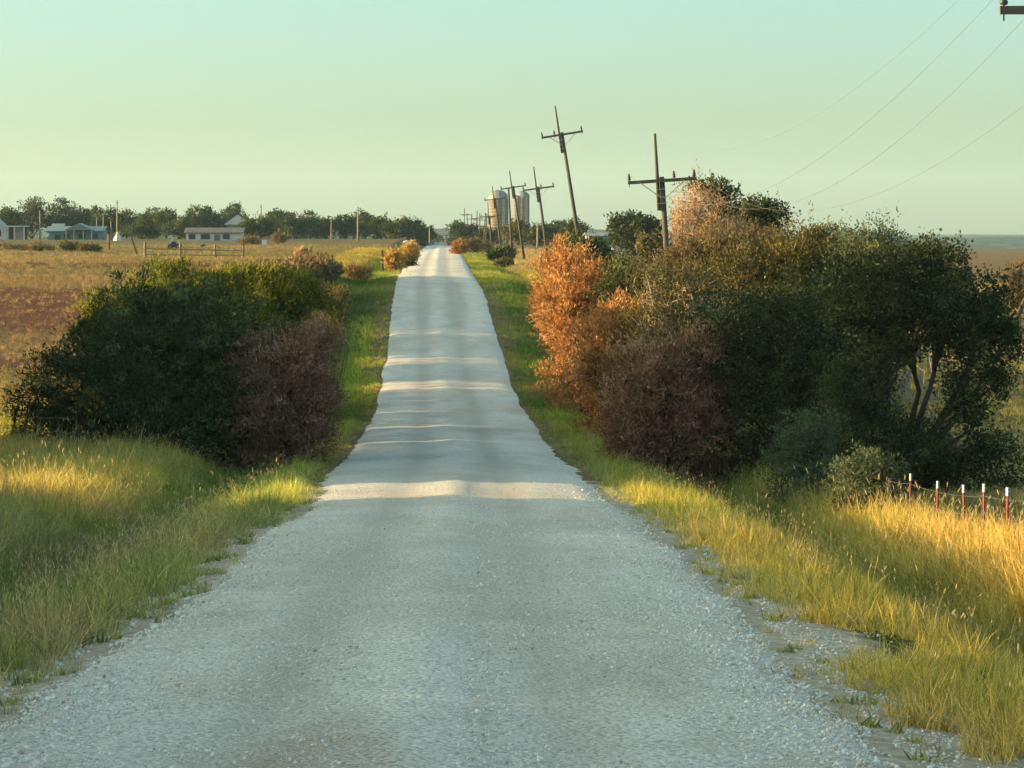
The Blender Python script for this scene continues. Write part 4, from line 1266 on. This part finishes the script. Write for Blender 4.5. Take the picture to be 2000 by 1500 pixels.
# wire fence across the left bank below the juniper
lf = [(28, 82), (69, 81.3), (112, 80.6), (150, 80)]
p0 = at(69, 880, 81.3)
fo2 = empty('wire_fence', (p0.x, 81.3, gz(p0.x, 81.3)), 'old wire fence on dark stakes below the boughs of the left juniper', 'fence')
tp = []
for i, (px, y) in enumerate(lf):
    x = at(px, 880, y).x; z = gz(x, y)
    rel = Vector((x, y, z)) - fo2.location
    MB().tube([(0, 0, -.2), (.01, 0, .6), (.03 * (-1) ** i, 0, .95 + .12 * (i == 0))], [.045, .04, .035], 6).build('fence_post', M['dark'], fo2).location = rel
    tp.append(rel)
for hh in (.88, .55):
    pts = []
    for a, b in zip(tp[:-1], tp[1:]):
        for t in (0, .33, .67):
            p = a.lerp(b, t); p.z += hh - .04 * 4 * t * (1 - t); pts.append(p)
    pts.append(tp[-1] + Vector((0, 0, hh)))
    MB().tube(pts, .009, 4).build('fence_wire', M['twig'], fo2)

# ------------------------------------------------------------------ wooden rail fence in the left field
def rail_fence():
    Y = 318
    posts = [(283, 472), (352, 474), (420, 477), (475, 480)]
    p0 = at(352, 490, Y)
    o = empty('rail_fence', (p0.x, Y, gz(p0.x, Y)), 'weathered wooden rail fence in the middle of the left field', 'fence')
    pp = []
    for i, (px, top) in enumerate(posts):
        x = at(px, 490, Y).x; z0 = gz(x, Y); zt = at(px, top, Y).z
        rel = Vector((x, Y, z0)) - o.location
        MB().tube([(0, 0, -.2), (0, 0, (zt - z0))], [.14, .12], 7).build('fence_post', M['post_wood'], o).location = rel
        pp.append((rel, zt - z0))
    for (a, ha), (b, hb) in zip(pp[:-1], pp[1:]):
        for fr in (.62, .28):
            MB().tube([a + Vector((0, -.12, ha * fr)), a.lerp(b, .5) + Vector((0, -.12, (ha + hb) * .5 * fr - .04)), b + Vector((0, -.12, hb * fr))], .055, 5).build('rail', M['post_wood'], o)
    return o
rail_fence()
def stake(label, px, top, base, Y, w=.09, lean=0, mat='dark', name='old_post'):
    x = at(px, base, Y).x; z = gz(x, Y); H = max(at(px, top, Y).z - z, .5)
    o = MB().tube([(0, 0, -.15), (lean * .5 * H, 0, H * .5), (lean * H, 0, H)], [w, w * .9, w * .8], 6).build(name, M[mat])
    o.location = (x, Y, z)
    return tag(o, label, 'post')
stake('dark leaning post just left of the wooden rail fence', 269, 464, 482, 350, .1, -.35)
stake('short brown post in the field below the blue tin house', 212, 459, 476, 420, .22, 0, 'rust')
stake('slanted dark stake right of the rail fence', 470, 462, 476, 420, .1, .5)
stake('dark post beside the golden bush by the farm track', 747, 488, 515, 262, .1, 0)
stake('thin stake standing in scrub at the left of the field', 104, 478, 490, 390, .1, .1)
stake('weathered post at the left of the small pinkish red bush', 576, 484, 502, 300, .11, 0, 'post_wood')
stake('weathered post at the right of the small pinkish red bush', 607, 484, 502, 300, .11, 0, 'post_wood')
stake('bare slanting snag in the pasture at the right edge', 1968, 497, 530, 170, .13, .5, 'bark', 'tree_snag')

# bare utility poles at the farm
for px, top, base, Y, w, lb in [(78, 411, 463, 620, .16, 'bare pale pole between the open shed and the blue tin house'), (189, 424, 462, 640, .13, 'short bare pole behind the right end of the blue tin house'),
        (202, 417, 463, 625, .13, 'slim bare pole at the right wall of the blue tin house'), (217, 431, 460, 630, .15, 'short pale pole left of the tallest bare pole'),
        (229, 391, 458, 615, .17, 'tallest bare pole at the farm beside the white tent'), (510, 399, 466, 640, .15, 'tall thin pole right of the grey barn'),
        (647, 429, 468, 650, .15, 'short grey pole in front of the tree row midway to the road'), (699, 405, 471, 560, .17, 'tall white pole standing in the field near the road'),
        (839, 444, 472, 650, .16, 'pale pole at the left of the road crest'), (1050, 436, 481, 470, .16, 'pale bare pole behind the fourth power pole')]:
    x = at(px, base, Y).x; z = gz(x, Y); zt = at(px, top, Y).z
    o = empty('utility_pole', (x, Y, z), lb, 'pole', 'bare poles at the farm')
    MB().tube([(0, 0, -.3), (0, 0, (zt - z) * .5), (0, 0, zt - z)], [w, w * .85, w * .6], 8).build('pole', M['post_wood'] if px in (510,) else M['twig'], o, True)
    MB().box((0, -.02, zt - z - .5), (.5, .10, .09)).build('bracket', M['pole_wood'], o)

# ------------------------------------------------------------------ silos
def silo(label, px0, px1, top, Y, block='silo_block', extra=0):
    c = at((px0 + px1) / 2, 470, Y)
    r = (px1 - px0) / 2 * Y / 6667
    z0 = gz(c.x, Y); zt = at(0, top, Y).z
    H = zt - z0; hd = r * .95
    o = empty('silo', (c.x, Y, z0), label, 'silo', 'grain silos')
    MB().lathe([(r, -.3), (r, H - hd)], 28).build('silo_wall', M[block], o, True)
    dm = [(r * 1.02, H - hd - .05)] + [(r * 1.02 * math.cos(a), H - hd + hd * math.sin(a)) for a in np.linspace(0, 1.48, 9)]
    d = MB().lathe(dm, 28).build('dome', M['tin'], o, True)
    for k in range(12):
        a = k / 12 * 6.283
        pts = [(r * 1.03 * math.cos(t) * math.cos(a), r * 1.03 * math.cos(t) * math.sin(a), H - hd + hd * 1.01 * math.sin(t)) for t in np.linspace(0, 1.45, 7)]
        MB().tube(pts, .05, 4).build('dome_rib', M['steel'], d)
    nb = 14
    for k in range(nb):
        z = (H - hd) * (k + .5) / nb
        MB().lathe([(r + .015, z - .04), (r + .05, z - .04), (r + .05, z + .04), (r + .015, z + .04)], 28).build('hoop', M['silo_band'], o, True)
    ch = MB()
    ch.box((r * .5, -r * .98, (H - hd) * .5), (.8, .7, H - hd)).build('chute', M['silo_band'], o)
    return o
silo('larger domed silo on the left with a warm sunlit side', 955, 993, 371, 900)
silo('smaller domed silo on the right of the pair', 1009, 1034, 373, 930)
silo('short slim silo between the two domed silos, in front of the right one', 1003, 1017, 381, 905)

# ------------------------------------------------------------------ farm buildings
def building(name, label, px0, px1, base, eave, ridge, Y, depth, wallm, roofm, axis_='x', over=.35, hip=0.0, wins=(), door=None, winm='glass', gable_px=None):
    """axis_ 'x': the ridge runs across the picture, 'y': the gable faces the viewer"""
    a, b = at(px0, base, Y), at(px1, base, Y)
    z0 = min(gz(a.x, Y), gz(b.x, Y)) - .1
    he = at(px0, eave, Y).z - z0; hr = at(px0, ridge, Y).z - z0
    W2 = (b.x - a.x) / 2
    o = empty(name, ((a.x + b.x) / 2, Y, z0), label, 'building')
    m = MB()
    if hip:
        m.add([(-W2, 0, 0), (W2, 0, 0), (W2, depth, 0), (-W2, depth, 0), (-W2, 0, he), (W2, 0, he), (W2, depth, he), (-W2, depth, he)], [(0, 1, 5, 4), (1, 2, 6, 5), (2, 3, 7, 6), (3, 0, 4, 7)])
        m.build('wall', M[wallm], o)
        r = MB(); e = over; q = W2 * (1 - hip); ze = he - .1
        r.add([(-W2 - e, -e, ze), (W2 + e, -e, ze), (W2 + e, depth + e, ze), (-W2 - e, depth + e, ze), (-W2 + q, depth * .5, hr), (W2 - q, depth * .5, hr)],
              [(0, 1, 5, 4), (1, 2, 5), (2, 3, 4, 5), (3, 0, 4), (3, 2, 1, 0)])
    elif axis_ == 'x':
        m.add([(-W2, 0, 0), (W2, 0, 0), (W2, depth, 0), (-W2, depth, 0), (-W2, 0, he), (W2, 0, he), (W2, depth, he), (-W2, depth, he), (-W2, depth / 2, hr), (W2, depth / 2, hr)],
              [(0, 1, 5, 4), (1, 2, 6, 9, 5), (2, 3, 7, 6), (3, 0, 4, 8, 7)])
        m.build('wall', M[wallm], o)
        r = MB(); e = over; dz = (hr - he) / (depth / 2) * e; t = .12
        for s in (0, 1):
            y0 = -e if s == 0 else depth + e
            p = [(-W2 - e, y0, he - dz + .03), (W2 + e, y0, he - dz + .03), (W2 + e, depth / 2, hr + .03), (-W2 - e, depth / 2, hr + .03)]
            r.add(p + [(x, y, z + t) for x, y, z in p], [(0, 1, 2, 3), (4, 5, 6, 7), (0, 1, 5, 4), (1, 2, 6, 5), (2, 3, 7, 6), (3, 0, 4, 7)])
    else:
        m.add([(-W2, 0, 0), (W2, 0, 0), (W2, depth, 0), (-W2, depth, 0), (-W2, 0, he), (W2, 0, he), (W2, depth, he), (-W2, depth, he), (0, 0, hr), (0, depth, hr)],
              [(0, 1, 5, 8, 4), (1, 2, 6, 5), (2, 3, 7, 9, 6), (3, 0, 4, 7)])
        m.build('wall', M[wallm], o)
        r = MB(); e = over; dz = (hr - he) / W2 * e; t = .12
        for s in (-1, 1):
            p = [(s * (W2 + e), -e, he - dz + .03), (s * (W2 + e), depth + e, he - dz + .03), (0, depth + e, hr + .03), (0, -e, hr + .03)]
            r.add(p + [(x, y, z + t) for x, y, z in p], [(0, 1, 2, 3), (4, 5, 6, 7), (0, 1, 5, 4), (1, 2, 6, 5), (2, 3, 7, 6), (3, 0, 4, 7)])
    r.build('roof', M[roofm], o)
    for (x, z, ww, hh) in wins:
        f = MB().box((x * W2, -.03, z * he), (ww + .12, .05, hh + .12)).build('window', M['greywall'], o)
        MB().box((x * W2, -.07, z * he), (ww, .05, hh)).build('pane', M[winm], f)
    if door:
        d = MB().box((door[0] * W2, -.03, door[2] / 2 + .1), (door[1], .06, door[2])).build('door', M[door[3]], o)
        MB().box((door[0] * W2 + door[1] * .35, -.08, door[2] * .5), (.08, .06, .08)).build('handle', M['steel'], d)
    return o

b1 = building('white_house', 'white house cut off by the left edge of the picture', -40, 8, 463, 446, 424, 620, 8, 'white', 'tin', 'y', wins=[(.55, .6, .8, 1.0)])
# open shed
def open_shed():
    Y = 615
    a, b = at(10, 463, Y), at(47, 463, Y)
    z0 = gz(b.x, Y) - .05; H = at(0, 443, Y).z - z0
    o = empty('open_shed', ((a.x + b.x) / 2, Y, z0), 'open shed on white posts with a flat pale roof beside the white house', 'shed')
    W2 = (b.x - a.x) / 2
    MB().box((0, 2.5, H + .1), (W2 * 2 + .7, 5.6, .2)).build('roof', M['white'], o)
    MB().box((0, 5.0, H / 2), (W2 * 2, .12, H)).build('back_wall', M['dark'], o)
    MB().box((W2 * .5, .6, H / 2), (W2 * .95, .1, H)).build('side_panel', M['greywall'], o)
    for x in (-W2, -.05, W2):
        MB().box((x, .1, H / 2), (.22, .22, H)).build('post', M['white'], o)
open_shed()
b2 = building('tin_house', 'long low blue grey tin house with shallow roof in the left farmyard', 92, 201, 464, 452, 443, 628, 9, 'bluetin', 'bluetin', 'x', wins=[(-.3, .5, 1.2, .8), (.25, .5, 1.2, .8), (.72, .5, 1.0, .8)], door=(-.62, 1.0, 1.0, 'dark'), winm='glass')
def tin_gable():
    Y = 626.0
    a, b = at(126, 452, Y), at(182, 452, Y)
    z0 = b2.location.z
    W2 = (b.x - a.x) / 2; cx = (a.x + b.x) / 2 - b2.location.x
    he = at(0, 449, Y).z - z0; hr = at(0, 436, Y).z - z0
    m = MB()
    m.add([(cx - W2, -2.2, he), (cx + W2, -2.2, he), (cx, -2.2, hr), (cx - W2, 5, he), (cx + W2, 5, he), (cx, 5, hr)], [(0, 1, 2), (3, 5, 4), (0, 2, 5, 3), (1, 4, 5, 2), (0, 3, 4, 1)])
    m.build('porch_gable', M['bluetin'], b2)
    for x in (-.9, -.35, .3, .9):
        MB().box((cx + x * W2, -2.0, he / 2), (.14, .14, he)).build('porch_post', M['white'], b2)
tin_gable()
b3 = building('tin_shed', 'pale blue tin roofed shed peeking over the left end of the tin house', 103, 121, 462, 445, 438, 645, 5, 'bluetin', 'tin', 'x')
b4 = building('white_cottage', 'long low white cottage with dark windows and grey roof in the field', 363, 472, 468, 455, 446, 590, 8, 'white', 'darkroof', 'x', wins=[(-.78, .55, 1.1, .8), (-.30, .55, 1.5, .8), (.45, .55, 1.1, .8)], door=(.12, 1.0, 1.0, 'darkroof'))
b5 = building('grey_barn', 'tall grey barn with pale pyramid shaped roof behind the white cottage', 443, 482, 463, 437.5, 419, 615, 6, 'greywall', 'tin', 'x', over=.45, hip=.06)
b6 = building('metal_shed', 'grey metal farm shed with white roof edge behind the leaning pole', 1150, 1196, 487, 462, 456, 500, 14, 'bluetin', 'tin', 'x', wins=[(.3, .5, 1.0, .8)])
b7 = building('tan_wall_shed', 'low tan shed partly hidden by the lone round tree', 1198, 1240, 488, 476, 473, 490, 5, 'tan', 'tan', 'x', wins=[(.35, .5, .6, .5)])
stake('bright white corner post at the grey metal shed', 1196, 463, 487, 488, .12, 0, 'post_white', 'white_post')
b8 = building('far_shed', 'tiny pale shed beyond the crest of the road', 868, 886, 473, 466, 462, 1100, 6, 'tan', 'tin', 'x')

# white tent by the tallest pole
def tent():
    Y = 560
    a, b = at(221, 467, Y), at(239, 467, Y)
    z0 = gz(a.x, Y); H = at(0, 452, Y).z - z0
    o = empty('canvas_tent', ((a.x + b.x) / 2, Y, z0), 'small white tent shaped cover at the foot of the tallest bare pole', 'tent')
    W2 = (b.x - a.x) / 2
    MB().add([(-W2, 0, 0), (-W2 * .2, -.7, 0), (W2, 0, 0), (0, 1.6, 0), (-W2 * .55, .1, H * .6), (-W2 * .1, .3, H), (W2 * .45, .25, H * .62)],
             [(0, 1, 4), (1, 5, 4), (1, 2, 6), (1, 6, 5), (2, 3, 6), (6, 3, 5), (3, 0, 4), (3, 4, 5)]).build('cover', M['white'], o)
    MB().tube([(-W2 * .1, .3, 0), (-W2 * .1, .3, H + .15)], .05, 5).build('tent_pole', M['steel'], o)
tent()

# old farm machine
def machine():
    Y = 420
    x = at(341, 470, Y).x; z = gz(x, Y)
    o = empty('farm_machine', (x, Y, z), 'old white and dark farm machine parked in the field left of the white cottage', 'farm machine')
    MB().box((0, 0, .45), (1.1, 1.6, .4)).box((-.1, .1, .75), (.55, .9, .3)).build('chassis', M['dark'], o)
    MB().add([(-.62, -.3, .62), (-.2, -.3, .62), (-.15, -.3, 1.35), (-.32, -.3, 1.45), (-.62, .3, .62), (-.2, .3, .62), (-.15, .3, 1.35), (-.32, .3, 1.45)],
             [(0, 1, 2, 3), (4, 7, 6, 5), (0, 4, 5, 1), (1, 5, 6, 2), (2, 6, 7, 3), (3, 7, 4, 0)]).build('hood', M['white'], o)
    MB().add([(.3, -.3, .6), (.66, -.3, .55), (.6, -.3, 1.0), (.35, -.3, 1.05), (.3, .3, .6), (.66, .3, .55), (.6, .3, 1.0), (.35, .3, 1.05)],
             [(0, 1, 2, 3), (4, 7, 6, 5), (0, 4, 5, 1), (1, 5, 6, 2), (2, 6, 7, 3), (3, 7, 4, 0)]).build('seat', M['white'], o)
    MB().tube([(0, 0, .8), (.05, 0, 1.3)], .05, 5).build('steering_column', M['steel'], o)
    for sx, r in ((-.5, .3), (.5, .36)):
        for sy in (-.8, .8):
            wh = MB().tube([(sx, sy - .1, r), (sx, sy + .1, r)], r, 12).build('wheel', M['rubber'], o)
            MB().tube([(sx, sy - .13, r), (sx, sy + .13, r)], r * .45, 10).build('rim', M['rust'], wh)
machine()
def implement():
    Y = 430
    x = at(6, 470, Y).x; z = gz(x, Y)
    o = empty('farm_implement', (x, Y, z), 'rusty wheeled farm implement with a long bar at the left edge of the field', 'farm implement')
    MB().tube([(-1.8, 0, .35), (.3, 0, .38)], .06, 6).build('drawbar', M['rust'], o)
    MB().box((-.6, .2, .5), (.7, .6, .18)).build('frame', M['rust'], o)
    for y in (-.25, .5):
        wh = MB().tube([(.35, y - .05, .32), (.35, y + .05, .32)], .32, 12).build('wheel', M['rust'], o)
        MB().tube([(.35, y - .07, .32), (.35, y + .07, .32)], .1, 8).build('hub', M['dark'], wh)
implement()
def small_things():
    # white box
    x = at(516, 467, 470).x; z = gz(x, 470)
    o = empty('white_box', (x, 470, z), 'bright white box standing among brush right of the grey barn', 'box')
    MB().box((0, 0, .5), (.6, .5, .7)).build('body', M['post_white'], o); MB().box((0, 0, .88), (.68, .58, .06)).build('lid', M['post_white'], o)
    MB().box((-.22, 0, .08), (.06, .4, .18)).build('leg', M['dark'], o); MB().box((.22, 0, .08), (.06, .4, .18)).build('leg', M['dark'], o)
    # dark log lump
    x = at(396, 474, 430).x; z = gz(x, 430)
    o = MB().tube([(-.3, 0, .18), (0, .05, .24), (.32, 0, .3)], [.14, .2, .12], 7).tube([(.1, 0, .3), (.22, .02, .5)], [.07, .04], 5).build('dead_log', M['bark'])
    o.location = (x, 430, z); tag(o, 'dark stub of a log lying in the sunlit field before the white cottage', 'log')
    # round bales of brush by the crest
    x = at(795, 468, 560).x; z = gz(x, 560)
    o = MB().lathe([(.1, 0), (1.1, .02), (.9, .35), (.5, .62), (.12, .75)], 12).build('earth_heap', M['tan'])
    o.location = (x, 560, z); tag(o, 'low heap of pale earth left of the road near the crest', 'earth heap')
    # satellite dish at the tin house
    p = at(93.5, 459, 622)
    o = empty('satellite_dish', (p.x, 622, gz(p.x, 622)), 'white satellite dish standing at the left end of the blue tin house', 'satellite dish')
    h = p.z - o.location.z
    MB().tube([(0, 0, -.1), (0, 0, h)], .04, 6).build('mast', M['steel'], o)
    ds = MB().lathe([(.02, 0), (.28, .05), (.38, .14), (.36, .15), (.26, .07), (.02, .03)], 14)
    d = ds.build('dish', M['post_white'], o); d.location = (0, -.1, h); d.rotation_euler = (R(70), 0, R(-25))
small_things()

# ------------------------------------------------------------------ air
hz = MB().box((300, 4400, 60), (9000, 9600, 240)).build('haze', None or M['white'])
hz.data.materials.clear()
hm = bpy.data.materials.new('air'); hm.use_nodes = True
hn = hm.node_tree; hn.nodes.clear()
pv = hn.nodes.new('ShaderNodeVolumePrincipled')
pv.inputs['Color'].default_value = (.50, .76, .92, 1)
pv.inputs['Density'].default_value = HAZE
pv.inputs['Anisotropy'].default_value = .2
ou = hn.nodes.new('ShaderNodeOutputMaterial')
hn.links.new(pv.outputs[0], ou.inputs['Volume'])
hz.data.materials.append(hm)
hz['kind'] = 'stuff'; hz['label'] = 'thin pale haze over the whole landscape'; hz['category'] = 'haze'
